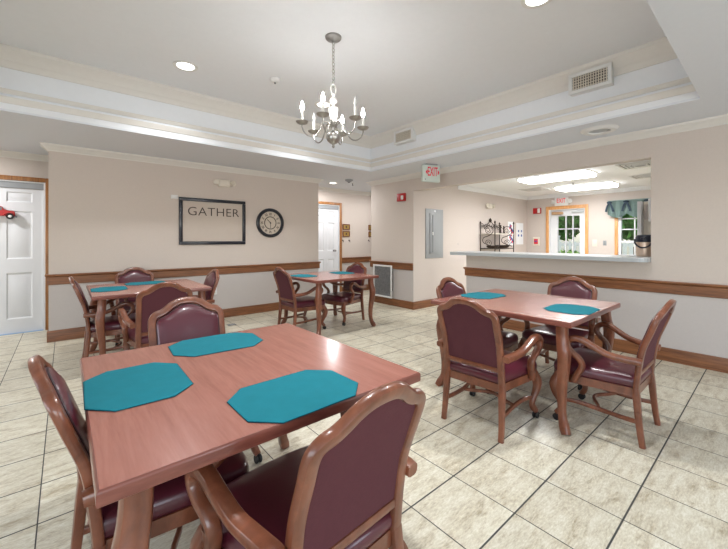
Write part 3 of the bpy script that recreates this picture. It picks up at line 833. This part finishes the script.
def register(name, label, y0, y1, z0, z1, x):
    """supply grille on the tray wall facing -X"""
    t = thing(name, label, 'vent', (x, 0, 0), 0, 'tray ceiling vents')
    bm = nb(); w = .035
    for (a, b, c, d) in ((y0, z0, y1, z0+w), (y0, z1-w, y1, z1), (y0, z0+w, y0+w, z1-w), (y1-w, z0+w, y1, z1-w)): box(bm, -.012, a, b, 0, c, d, .003)
    obj('vent_frame', bm, 'whitepl', t)
    bm = nb(); box(bm, .010, y0+.034, z0+.034, .012, y1-.034, z1-.034); box(bm, .0125, y0+.006, z0+.006, .0875, y1-.006, z1-.006, mi=1); obj('duct', bm, ['hole', 'whitepl'], t, smooth=False)
    bm = nb(); n = int((y1-y0-2*w)/.022)
    for k in range(n):
        yy = y0+w+(k+.5)*(y1-y0-2*w)/n; box(bm, -.006, yy-.004, z0+w, .008, yy+.004, z1-w)
    for k in range(5):
        zz = z0+w+(k+.5)*(z1-z0-2*w)/5; box(bm, 0, y0+w, zz-.003, .009, y1-w, zz+.003)
    obj('louvres', bm, 'plastic', t, smooth=False)
XV = TX1-.088
register('ceiling_vent', 'supply vent high on the tray wall above the serving counter', 1.045, 1.43, 2.815, 3.022, XV)
register('ceiling_vent', 'supply vent on the tray wall right of the chandelier', 3.61, 4.01, 2.815, 3.022, XV)

# ================================================================== SIGN WALL (normal -Y)
FR = (PI/2, 0, 0)
t = thing('framed_sign', 'black-framed sign reading GATHER on the taupe wall', 'sign', (1.85, YB, 1.583))
W, Hh = .519, .367
bm = nb(); b_ = .052
for (a, b, c, d) in ((-W, -Hh, W, -Hh+b_), (-W, Hh-b_, W, Hh), (-W, -Hh+b_, -W+b_, Hh-b_), (W-b_, -Hh+b_, W, Hh-b_)): box(bm, a, -.030, b, c, -.001, d, .006)
obj('frame', bm, 'navy', t)
bm = nb(); box(bm, -W+.045, -.014, -Hh+.045, W-.045, -.002, Hh-.045); obj('sign_board', bm, 'board', t, smooth=False)
g = text('lettering', 'GATHER', .205, 'ink', (.005, -.0155, .152), FR, t, .0015, 1.0, 1.05, bold=-.0016)
bpy.context.view_layer.update()
g.scale = (.80/g.dimensions.x, .132/g.dimensions.y, 1)

def clock():
    t = thing('wall_clock', 'round black-rimmed clock with Roman numerals beside the sign', 'clock', (2.832, YB, 1.596))
    X = Matrix.Rotation(PI/2, 4, 'X')
    bm = nb(); lathe(bm, [(.205, .004), (.208, .030), (.222, .044), (.243, .044), (.262, .028), (.264, .001), (.205, .001)], 48); xform(bm, X); obj('rim', bm, 'navy', t)
    bm = nb(); lathe(bm, [(0, .002), (.207, .002), (.207, .012), (0, .012)], 48); xform(bm, X); obj('dial', bm, 'face', t)
    bm = nb(); lathe(bm, [(.103, .012), (.103, .0145), (.118, .0145), (.118, .012)], 40); xform(bm, X); obj('chapter_ring', bm, 'ink', t)
    R = ['XII', 'I', 'II', 'III', 'IV', 'V', 'VI', 'VII', 'VIII', 'IX', 'X', 'XI']
    for i, s in enumerate(R):
        a = -2*PI*i/12
        text('numeral', s, .066, 'ink', (-.158*math.sin(a), -.0135, .158*math.cos(a)), (PI/2, -a, 0), t, .001, .62 if len(s) > 2 else .8, 1., bold=.0012)
    for nm, ang, ln, w in (('hour_hand', R_(-45), .085, .0055), ('minute_hand', R_(178), .100, .004)):
        bm = nb(); box(bm, -w, -.019, -.02, w, -.0165, ln); xform(bm, Matrix.Rotation(ang, 4, 'Y')); obj(nm, bm, 'dark', t, smooth=False)
    bm = nb(); lathe(bm, [(0, .012), (.012, .012), (.012, .021), (0, .021)], 14); xform(bm, X); obj('hub', bm, 'dark', t)
clock()

def twin_light(label, loc, rz):
    t = thing('emergency_light', label, 'emergency light', loc, rz)
    bm = nb(); box(bm, -.095, -.055, -.058, .095, -.001, .058, .012, 3); obj('housing', bm, 'plastic', t)
    for s in (-1, 1):
        bm = nb(); lathe(bm, [(0, -.02), (.030, -.02), (.040, .0), (.046, .034), (.044, .042), (.038, .036), (0, .03)], 18)
        xform(bm, Matrix.Translation((s*.125, -.045, .005)) @ Matrix.Rotation(s*R_(25), 4, 'Z') @ Matrix.Rotation(PI/2, 4, 'X')); obj('lamp_head', bm, 'plastic', t)
twin_light('twin-headed emergency light on the wall above the framed sign', (2.005, YB, 2.225), 0)
bm = nb(); box(bm, -.05, -.030, -.030, .05, -.001, .030, .006); o = obj('wall_sensor', bm, 'whitepl', None, loc=(1.270, YB, 1.945)); tag(o, 'small white sensor box at the upper left of the framed sign', 'sensor')
bm = nb(); box(bm, -.03, -.006, -.004, .03, -.0005, .004); 
bm.free()
def plate(name, label, cat, loc, rz, mat='whitepl', slots=True, s=1.):
    t = thing(name, label, cat, loc, rz)
    bm = nb(); box(bm, -.036*s, -.007, -.058*s, .036*s, -.0006, .058*s, .003); obj('cover_plate', bm, mat, t)
    if slots:
        bm = nb()
        for zz in (-.024, .024): box(bm, -.014*s, -.009, zz*s-.012*s, .014*s, -.0068, zz*s+.012*s, .002)
        obj('receptacle', bm, 'greyd' if mat != 'whitepl' else 'plastic', t)
    else:
        bm = nb(); box(bm, -.006, -.014, -.012, .006, -.0068, .012, .002); obj('toggle', bm, mat, t)
plate('wall_outlet', 'white outlet low on the sign wall behind the far-left table', 'outlet', (1.865, YB, .455), 0)
t = thing('floor_outlet', 'dark floor outlet cover in the tiles below the framed sign', 'outlet', (1.93, 5.38, 0))
bm = nb(); box(bm, -.06, -.05, .0005, .06, .05, .006, .002); obj('cover_plate', bm, 'greyd', t)
bm = nb(); lathe(bm, [(0, .006), (.03, .006), (.03, .009), (0, .009)], 20); obj('screw_cap', bm, 'grey', t)

# ================================================================== RIGHT WALL (normal -X)
RZ = -PI/2      # local -Y becomes world -X
t = thing('fire_alarm', 'red fire alarm strobe on the right wall near the exit sign', 'fire alarm', (XR, 4.65, 2.10), RZ)
bm = nb(); box(bm, -.105, -.045, -.075, .105, -.001, .075, .008); obj('housing', bm, 'red', t)
bm = nb(); box(bm, .018, -.062, -.05, .075, -.0445, .03, .014, 3); obj('strobe_lens', bm, 'whitepl', t)
t = thing('wall_grille', 'white-framed return air grille low on the right wall', 'vent', (XR, 5.15, .465), RZ)
bm = nb(); W, Hh, w = .272, .322, .034
for (a, b, c, d) in ((-W, -Hh, W, -Hh+w), (-W, Hh-w, W, Hh), (-W, -Hh+w, -W+w, Hh-w), (W-w, -Hh+w, W, Hh-w)): box(bm, a, -.056, b, c, -.037, d, .004)
obj('grille_frame', bm, 'whitepl', t)
bm = nb(); box(bm, -W+.01, -.040, -Hh+.01, W-.01, -.037, Hh-.01); obj('filter', bm, 'gmesh', t, smooth=False)
bm = nb()
for k in range(40):
    zz = -Hh+w+(k+.5)*(2*Hh-2*w)/40; box(bm, -W+w, -.0500, zz-.0022, W-w, -.0445, zz+.0022)
obj('grille_bars', bm, 'grey', t, smooth=False)
bm = nb(); box(bm, -W+.02, -.0365, -Hh+.148, W-.02, -.0005, Hh-.07); obj('duct_collar', bm, 'hole', t, smooth=False)

def exit_sign(label, loc, rz, w, h, hang=True, heads=False):
    t = thing('exit_sign', label, 'exit sign', loc, rz)
    bm = nb(); box(bm, -w, -.028, -h, w, .028, h, .010, 3); obj('housing', bm, 'ghost' if hang else 'whitepl', t)
    lt = text('lettering', 'EXIT', h*1.2, 'redlit', (w*.10 if hang else 0, -.0295, h*.16), FR, t, .001, 1., 1.0, bold=h*.012)
    bpy.context.view_layer.update(); lt.scale = ((1.15 if hang else 1.3)*w/lt.dimensions.x, 1.05*h/lt.dimensions.y, 1)
    if hang:
        for s in (-1, 1):
            bm = nb(); x = w*.10+s*w*.72; d = .011*s
            vs = [(x-d, -.0295, h*.40), (x+d, -.0295, h*.14), (x-d, -.0295, -h*.12), (x-d*1.8, -.0295, -h*.12), (x-d*1.8, -.0295, h*.40)]
            A = [bm.verts.new(v) for v in vs]; B = [bm.verts.new((v[0], -.0305, v[2])) for v in vs]
            bm.faces.new(A); bm.faces.new(B)
            for j in range(5): bm.faces.new((A[j], A[(j+1) % 5], B[(j+1) % 5], B[j]))
            obj('chevron', bm, 'redlit', t, smooth=False)
        bm = nb(); box(bm, -.10, -.04, h, .10, .04, h+.014, .004); obj('ceiling_canopy', bm, 'grey', t)
        bm = nb(); lathe(bm, [(0, 0), (.009, 0), (.008, .003), (0, .003)], 12); xform(bm, Matrix.Translation((-w*.72, -.0285, -h*.72)) @ Matrix.Rotation(PI/2, 4, 'X')); obj('test_button', bm, 'greyd', t)
    if heads:
        for s in (-1, 1):
            bm = nb(); lathe(bm, [(0, -.03), (.04, -.03), (.055, .0), (.055, .03), (.04, .035), (0, .03)], 16)
            xform(bm, Matrix.Translation((s*(w+.035), -.02, .0)) @ Matrix.Rotation(s*PI/4, 4, 'Z') @ Matrix.Rotation(PI/2, 4, 'X')); obj('lamp_head', bm, 'whitepl', t)
    return t
exit_sign('red EXIT sign hung from the soffit before the right wall', (4.46, 3.60, 2.350), R_(-20), .158, .135)

# serving counter
t = thing('serving_counter', 'long grey-white counter slab on the half wall of the kitchen pass-through', 'counter', (0, 0, 0))
def rrect(x0, y0, x1, y1, rs):
    out = []
    for (cx, cy, a0), r in zip(((x1, y1, 0), (x0, y1, 90), (x0, y0, 180), (x1, y0, 270)), rs):
        sx = 1 if cx == x1 else -1; sy = 1 if cy == y1 else -1
        ox, oy = cx-sx*r, cy-sy*r
        for k in range(7): 
            a = R_(a0+15*k); out.append((ox+r*math.cos(a), oy+r*math.sin(a)))
    return out
ol = rrect(4.72, .908, 5.36, 3.43, (.02, .02, .10, .02))
bm = nb(); A = [bm.verts.new((x, y, 1.092)) for x, y in ol]; B = [bm.verts.new((x, y, 1.100)) for x, y in ol]; n = len(ol)
bm.faces.new(A); bm.faces.new(B)
for j in range(n): bm.faces.new((A[j], A[(j+1) % n], B[(j+1) % n], B[j]))
obj('countertop', bm, 'counter', t, smooth=False)
bm = nb(); A = [bm.verts.new((x, y, 1.051)) for x, y in ol]; B = [bm.verts.new((x, y, 1.0918)) for x, y in ol]
bm.faces.new(A); bm.faces.new(B)
for j in range(n): bm.faces.new((A[j], A[(j+1) % n], B[(j+1) % n], B[j]))
obj('counter_edge', bm, 'ctredge', t, smooth=False)

# insulated airpot on the counter
t = thing('airpot', 'copper and navy coffee airpot at the right end of the counter', 'airpot', (5.16, 1.008, 1.1005))
bm = nb(); lathe(bm, [(0, 0), (.082, 0), (.085, .006), (.085, .160), (.083, .168), (0, .168)], 28); obj('body', bm, 'copper', t)
bm = nb(); lathe(bm, [(0, .168), (.088, .168), (.090, .18), (.090, .225), (.080, .246), (.04, .254), (0, .254)], 28); obj('lid', bm, 'airlid', t)
bm = nb(); sweep(bm, [(-.02, .092, .20), (-.075, .075, .15), (-.100, .02, .105), (-.095, -.05, .12), (-.05, -.088, .19)], (.006, .009), n=8, sq=.8); obj('carry_handle', bm, 'airlid', t)
bm = nb(); box(bm, -.125, -.018, .195, -.085, .018, .222, .006); obj('spout', bm, 'airlid', t)

# tall white cabinet with papers beyond the counter
t = thing('kitchen_cabinet', 'tall white cabinet edge behind the airpot, seen through the pass-through', 'cabinet', (5.75, .0, 0))
bm = nb(); box(bm, 0, 1.16, .0, .62, 1.205, 1.80, .004); obj('side_panel', bm, 'white', t)
bm = nb(); box(bm, .10, .45, .0, .62, 1.159, 1.80, .004); obj('body', bm, 'plastic', t)
bm = nb(); box(bm, .085, 1.108, 1.56, .0995, 1.150, 1.76, .004); obj('hinge_plate', bm, 'wall_kit', t)
t = thing('paper_dispenser', 'white paper notice holder fixed on the tall cabinet', 'dispenser', (5.75, 1.05, 1.67))
bm = nb(); box(bm, .02, -.12, -.14, .099, .045, .16, .008); obj('body', bm, 'whitepl', t)
bm = nb(); box(bm, .016, -.11, -.12, .0198, .035, .14); obj('sheet', bm, 'paper', t, smooth=False)
t = thing('switch_box', 'beige two-gang switch box on the tall cabinet above the airpot', 'switch', (5.75, 1.06, 1.445))
bm = nb(); box(bm, .04, -.10, -.055, .099, .045, .055, .006); obj('cover_plate', bm, 'plastic', t)
bm = nb()
for yy in (-.045, .005): box(bm, .032, yy-.006, -.014, .0405, yy+.006, .014, .002)
obj('toggle', bm, 'whitepl', t)

# electrical panel on the panel wall (normal -Y)
t = thing('electrical_panel', 'grey electrical panel door on the cream wall beside the opening', 'electrical panel', (5.512, YP, 1.411))
bm = nb(); box(bm, -.268, -.014, -.478, .268, -.0005, .478, .003); obj('trim_plate', bm, 'grey', t)
bm = nb(); box(bm, -.155, -.026, -.395, .155, -.0138, .395, .003); obj('door', bm, 'grey', t)
bm = nb(); box(bm, -.145, -.0262, -.385, -.139, -.0256, .385); box(bm, -.10, -.0275, -.36, -.06, -.0262, .36, .0005); obj('door_rib', bm, 'greyd', t, smooth=False)
bm = nb(); box(bm, -.088, -.034, -.03, -.062, -.0264, .03, .003); obj('latch', bm, 'whitepl', t)
bm = nb(); box(bm, -.03, -.0165, .42, .03, -.0142, .458); obj('label_plate', bm, 'paper', t, smooth=False)
bm = nb(); lathe(bm, [(0, 0), (.018, 0), (.016, .010), (0, .012)], 14); xform(bm, Matrix.Rotation(PI/2, 4, 'X')); o = obj('wall_button', bm, 'greyd', None, loc=(6.335, YP+.035, 1.20)); tag(o, 'small dark knob on the cream kitchen wall left of the rack', 'knob')

twin_light('twin-headed emergency light on the kitchen wall above the iron rack', (7.56, YP+.035, 2.075), 0)

# wrought iron rack against the kitchen wall
def rack():
    t = thing('iron_rack', 'bronze wrought-iron scroll rack against the kitchen wall', 'rack', (7.60, 4.19, 0))
    yb, yf, hw = .18, -.17, .42
    for s in (-1, 1):
        for y in (yb, yf):
            bm = nb(); sweep(bm, [(s*hw, y, .0), (s*hw, y, 1.66)], (.010, .010), n=8, sq=.8, k=1); lathe(bm, [(0, 1.655), (.018, 1.665), (.022, 1.68), (.012, 1.695), (0, 1.72)], 10, (s*hw, y, 0)); obj('post', bm, 'iron', t)
    def spiral(bm, c, r, a0, turns, plane, r0=.006):
        pts = []
        for j in range(int(18*turns)+1):
            a = a0+2*PI*j/18; q = r*(1-.75*j/(18*turns)); u, v = q*math.cos(a), q*math.sin(a)
            pts.append((c[0]+u, c[1], c[2]+v) if plane == 'xz' else (c[0], c[1]+u, c[2]+v))
        sweep(bm, pts, (r0, r0), n=6, sq=1, k=1)
    for s in (-1, 1):           # scrolled end panels
        bm = nb()
        sweep(bm, [(s*hw, -.13, 1.14), (s*hw, .10, 1.22), (s*hw, .11, 1.33), (s*hw, -.02, 1.38), (s*hw, -.12, 1.46), (s*hw, -.10, 1.57), (s*hw, .02, 1.60), (s*hw, .09, 1.53)], (.008, .008), n=6, sq=1)
        spiral(bm, (s*hw, -.02, 1.21), .085, 0, 1.6, 'yz'); spiral(bm, (s*hw, .0, 1.50), .075, PI, 1.6, 'yz'); obj('end_scroll', bm, 'iron', t)
    bm = nb()
    sweep(bm, [(-hw, yb, 1.60), (-.3, yb, 1.60), (-.12, yb, 1.66), (0, yb, 1.72), (.12, yb, 1.66), (.3, yb, 1.60), (hw, yb, 1.60)], (.008, .008), n=6, sq=1)
    for x, a in ((-.36, 0), (-.22, PI), (-.09, 0), (.09, PI), (.22, 0), (.36, PI)): spiral(bm, (x, yb, 1.60), .07, a, 1.5, 'xz')
    lathe(bm, [(0, 1.69), (.02, 1.70), (.035, 1.73), (.03, 1.76), (.012, 1.79), (0, 1.80)], 12, (0, yb, 0)); obj('crest', bm, 'iron', t)
    for z in (.35, 1.085, 1.42):
        bm = nb(); box(bm, -hw, yf-.006, z-.008, hw, yf+.006, z+.012, .003); box(bm, -hw, yb-.006, z-.008, hw, yb+.006, z+.012, .003)
        for k in range(9): yy = yf+(k+.5)*(yb-yf)/9; box(bm, -hw, yy-.005, z+.002, hw, yy+.005, z+.012)
        obj('shelf', bm, 'plastic' if z > 1.4 else 'iron', t)
    t2 = None
rack()
def bowl(label, x, y, z, r, h):
    t = thing('iron_basket', label, 'basket', (x, y, z), 0, 'dark baskets on the iron rack')
    bm = nb(); lathe(bm, [(0, 0), (r*.6, 0), (r*.85, h*.45), (r, h), (r*.96, h), (r*.8, h*.5), (r*.55, h*.15), (0, h*.12)], 24); obj('bowl', bm, 'iron', t)
    bm = nb(); lathe(bm, [(r*.94, h*.9), (r*1.06, h*.96), (r*1.06, h*1.1), (r*.94, h*1.06)], 24); obj('rim', bm, 'iron', t)
bowl('dark round basket on the left of the iron rack', 7.38, 4.19, 1.0972, .145, .055)
bowl('wide dark basket on the right of the iron rack', 7.82, 4.19, 1.0972, .165, .062)
def candlestick(label, x, y, z, h):
    t = thing('candlestick', label, 'candlestick', (x, y, z), 0, 'dark candlesticks on the iron rack')
    bm = nb(); lathe(bm, [(0, 0), (.045, 0), (.048, .012), (.014, .03), (.012, h*.35), (.022, h*.42), (.012, h*.5), (.012, h*.85), (.03, h*.92), (.03, h), (0, h)], 16); obj('stick', bm, 'iron', t)
    bm = nb(); lathe(bm, [(0, h), (.016, h), (.016, h+.05), (0, h+.055)], 12); obj('candle', bm, 'ink', t)
candlestick('dark candlestick on the upper rack shelf, left of the pair', 7.76, 4.20, 1.4322, .15)
candlestick('dark candlestick on the upper rack shelf, right of the pair', 7.90, 4.20, 1.4322, .13)

# wall posters in the kitchen
t = thing('wall_poster', 'tall white poster with blue and red pattern beside the iron rack', 'poster', (8.64, YP+.035, 1.445))
bm = nb(); box(bm, -.16, -.008, -.30, .16, -.001, .30); obj('sheet', bm, 'paper', t, smooth=False)
random.seed(3)
for nm, mt, cnt in (('blue_print', 'blue', 13), ('red_print', 'redp', 8)):
    bm = nb()
    for k in range(cnt):
        z = -.24 + .46*(k+.5)/cnt; x = .07*math.sin(z*26 + (0 if mt == 'blue' else 1.3)) + (0 if mt == 'blue' else -.01)
        lathe(bm, [(0, 0), (.028, 0), (.028, .001), (0, .001)], 10)
        xform(bm, Matrix.Translation((x, -.0082 - (.0006 if mt == 'redp' else 0), z)) @ Matrix.Rotation(.4*k, 4, 'Y') @ Matrix.Scale(1.6 if mt == 'blue' else 1.2, 4, (1, 0, 0)) @ Matrix.Rotation(PI/2, 4, 'X'), bm.verts[-22:] if False else [v for v in bm.verts if abs(v.co.y) < .0301 and abs(v.co.x) < .0301 and -.0001 <= v.co.z <= .0011])
    obj(nm, bm, mt, t, smooth=False)
t = thing('wall_notice', 'white notice sheet with four blue squares near the kitchen corner', 'notice', (9.10, YP+.035, 1.445))
bm = nb(); box(bm, -.19, -.008, -.28, .19, -.001, .28); obj('sheet', bm, 'paper', t, smooth=False)
bm = nb()
for x in (-.075, .09):
    for z in (-.045, .07): box(bm, x-.03, -.0092, z-.028, x+.03, -.0081, z+.028)
obj('blue_squares', bm, 'blue', t, smooth=False)

# ------------------------------------------------------------------ far kitchen wall (normal -X)
exit_sign('EXIT sign with twin lamp heads over the glass kitchen door', (XK-.03, 3.52, 2.245), RZ, .155, .105, False, True)
t = thing('fire_alarm', 'red and white fire strobe left of the glass kitchen door', 'fire alarm', (XK, 4.12, 2.05), RZ)
bm = nb(); box(bm, -.10, -.045, -.075, .10, -.001, .075, .008); obj('housing', bm, 'red', t)
bm = nb(); box(bm, .02, -.062, -.06, .085, -.0445, .06, .012, 3); obj('strobe_lens', bm, 'whitepl', t)
t = thing('alarm_pull_station', 'white framed red and blue alarm pull station on the kitchen wall', 'alarm', (XK, 4.145, 1.245), RZ)
bm = nb(); box(bm, -.085, -.03, -.11, .085, -.001, .11, .008); obj('cover', bm, 'plastic', t)
bm = nb(); box(bm, -.05, -.042, -.07, .05, -.0295, .065, .005); obj('pull_box', bm, 'redp', t)
bm = nb(); box(bm, -.03, -.050, -.01, .03, -.0415, .02, .003); obj('pull_handle', bm, 'blue', t)
plate('wall_switch', 'ivory switch plate right of the glass kitchen door', 'switch', (XK, 2.80, 1.213), RZ, 'plastic', False, 1.4)
plate('wall_outlet', 'grey outlet plate between the kitchen door and window', 'outlet', (XK, 2.60, 1.215), RZ, 'grey', True, 1.0)

# kitchen ceiling
def troffer(x0, y0, x1, y1, label, power):
    t = thing('fluorescent_light', label, 'ceiling light', ((x0+x1)/2, (y0+y1)/2, KC), 0, 'kitchen light panels')
    hx, hy = (x1-x0)/2, (y1-y0)/2; bm = nb(); w = .03
    for (a, b, c, d) in ((-hx, -hy, hx, -hy+w), (-hx, hy-w, hx, hy), (-hx, -hy+w, -hx+w, hy-w), (hx-w, -hy+w, hx, hy-w)): box(bm, a, b, -.014, c, d, -.0005, .003)
    obj('frame', bm, 'whitepl', t)
    bm = nb(); box(bm, -hx+w, -hy+w, -.062, hx-w, hy-w, -.015, .02, 3); obj('diffuser', bm, 'tube', t, smooth=False)
    light('panel_lamp', 'AREA', power, (0, 0, -.07), color=(.96, .98, 1.), parent=t, shape='RECTANGLE', size=2*hx-.1, size_y=2*hy-.1, spread=R_(170))
troffer(6.44, 2.0, 7.02, 3.19, 'lit fluorescent panel nearer the serving hatch', 105)
troffer(8.13, 2.10, 8.72, 3.19, 'lit fluorescent panel nearer the glass kitchen door', 48)
def diffuser(x, y, s, label):
    t = thing('kitchen_vent', label, 'vent', (x, y, KC), 0, 'kitchen ceiling vents')
    bm = nb()
    for k in range(4):
        a, b = s*(1-.22*k), s*(1-.22*k)-.03
        for (p, q, r, u) in ((-a, -a, a, -b), (-a, b, a, a), (-a, -b, -b, b), (b, -b, a, b)): box(bm, p, q, -.012-.003*k, r, u, -.002)
    obj('louvres', bm, 'whitepl', t, smooth=False)
    bm = nb(); box(bm, -s+.01, -s+.01, -.0018, s-.01, s-.01, -.0004); obj('duct', bm, 'hole', t, smooth=False)
diffuser(8.15, 3.60, .26, 'square air diffuser on the kitchen ceiling near the far corner')
diffuser(6.68, 1.36, .26, 'square air diffuser on the kitchen ceiling by the right jamb')
diffuser(7.95, 1.50, .24, 'square air diffuser on the kitchen ceiling beyond the jamb, further back')

# ------------------------------------------------------------------ corridor wall pieces
for i, (x, z, lab) in enumerate(((5.235, 1.60, 'upper small brass picture on the corridor wall beside the door'), (5.235, 1.43, 'lower small brass picture on the corridor wall beside the door'),
                         (6.06, 1.60, 'upper small brass picture half hidden by the wall end'), (6.06, 1.43, 'lower small brass picture half hidden by the wall end'))):
    t = thing('small_picture', lab, 'picture', (x, YC, z), 0, 'small brass pictures in the corridor')
    bm = nb(); W, Hh, w = .108, .070, .022
    for (a, b, c, d) in ((-W, -Hh, W, -Hh+w), (-W, Hh-w, W, Hh), (-W, -Hh+w, -W+w, Hh-w), (W-w, -Hh+w, W, Hh-w)): box(bm, a, -.022, b, c, -.001, d, .004)
    obj('frame', bm, 'oak', t)
    bm = nb(); box(bm, -W+.015, -.012, -Hh+.015, W-.015, -.002, Hh-.015); obj('plaque', bm, 'brass', t, smooth=False)
    bm = nb(); lathe(bm, [(0, 0), (.022, 0), (.022, .002), (0, .002)], 12); xform(bm, Matrix.Translation((0, -.012, 0)) @ Matrix.Rotation(PI/2, 4, 'X')); obj('emblem', bm, 'ink', t)
for x, lab in ((5.135, 'small coat hook under the corridor pictures, nearer the door'), (5.330, 'small coat hook under the corridor pictures, further from the door'), (5.96, 'small coat hook beside the wall end in the corridor')):
    t = thing('wall_hook', lab, 'hook', (x, YC, 1.275), 0, 'coat hooks in the corridor')
    bm = nb(); lathe(bm, [(0, 0), (.018, 0), (.016, .006), (0, .007)], 12); xform(bm, Matrix.Rotation(PI/2, 4, 'X')); obj('hook_plate', bm, 'iron', t)
    bm = nb(); sweep(bm, [(0, -.005, 0), (0, -.03, -.008), (0, -.04, -.025), (0, -.03, -.038), (0, -.018, -.03)], (.005, .005), n=6, sq=1); obj('hook_prong', bm, 'iron', t)

# ================================================================== LIGHT
w = bpy.data.worlds.new('daylight'); scn.world = w; w.use_nodes = True
nt = w.node_tree; bg = nt.nodes['Background']
sky = nt.nodes.new('ShaderNodeTexSky'); sky.sky_type = 'NISHITA'; sky.sun_elevation = R_(42); sky.sun_rotation = R_(200); sky.sun_disc = False
nt.links.new(sky.outputs[0], bg.inputs['Color']); bg.inputs['Strength'].default_value = .6
light('sun', 'SUN', 4.5, (0, 0, 8), (0, R_(-38), R_(8)), (1., .97, .92), angle=R_(1.))
# added fill lamps at the invented window openings, behind and left of the photographer
FILL = 115.
light('added_fill', 'AREA', FILL, (-1.1, YF-.10, 1.45), (R_(-90), 0, PI), (.86, .93, 1.), shape='RECTANGLE', size=2.6, size_y=1.5)
light('added_fill', 'AREA', FILL, (2.5, YF-.10, 1.45), (R_(-90), 0, PI), (.86, .93, 1.), shape='RECTANGLE', size=2.6, size_y=1.5)
light('added_fill', 'AREA', FILL*1.3, (XL-.10, .4, 1.45), (R_(90), 0, R_(-90)), (.86, .93, 1.), shape='RECTANGLE', size=4.0, size_y=1.5)

# ================================================================== CAMERA
f_px = 352.
cam = bpy.data.cameras.new('camera'); cam.sensor_width = 36; cam.sensor_fit = 'HORIZONTAL'
cam.lens = f_px/728*36; cam.shift_x = 0; cam.shift_y = -(274.5-239.3)/728
cam.clip_start = .05; cam.clip_end = 200
co = bpy.data.objects.new('camera', cam); COL.objects.link(co)
co.location = (0, 0, 1.30); co.rotation_euler = (PI/2, 0, R_(-40.35))
scn.camera = co

scn.view_settings.view_transform = 'Standard'; scn.view_settings.look = 'None'
scn.view_settings.gamma = 1; scn.view_settings.exposure = -1.02; scn.view_settings.use_curve_mapping = False
scn.cycles.use_denoising = True
scn.cycles.max_bounces = 8; scn.cycles.diffuse_bounces = 4; scn.cycles.glossy_bounces = 4; scn.cycles.transparent_max_bounces = 8
scn.cycles.sample_clamp_indirect = 6
scn.cycles.caustics_reflective = False; scn.cycles.caustics_refractive = False
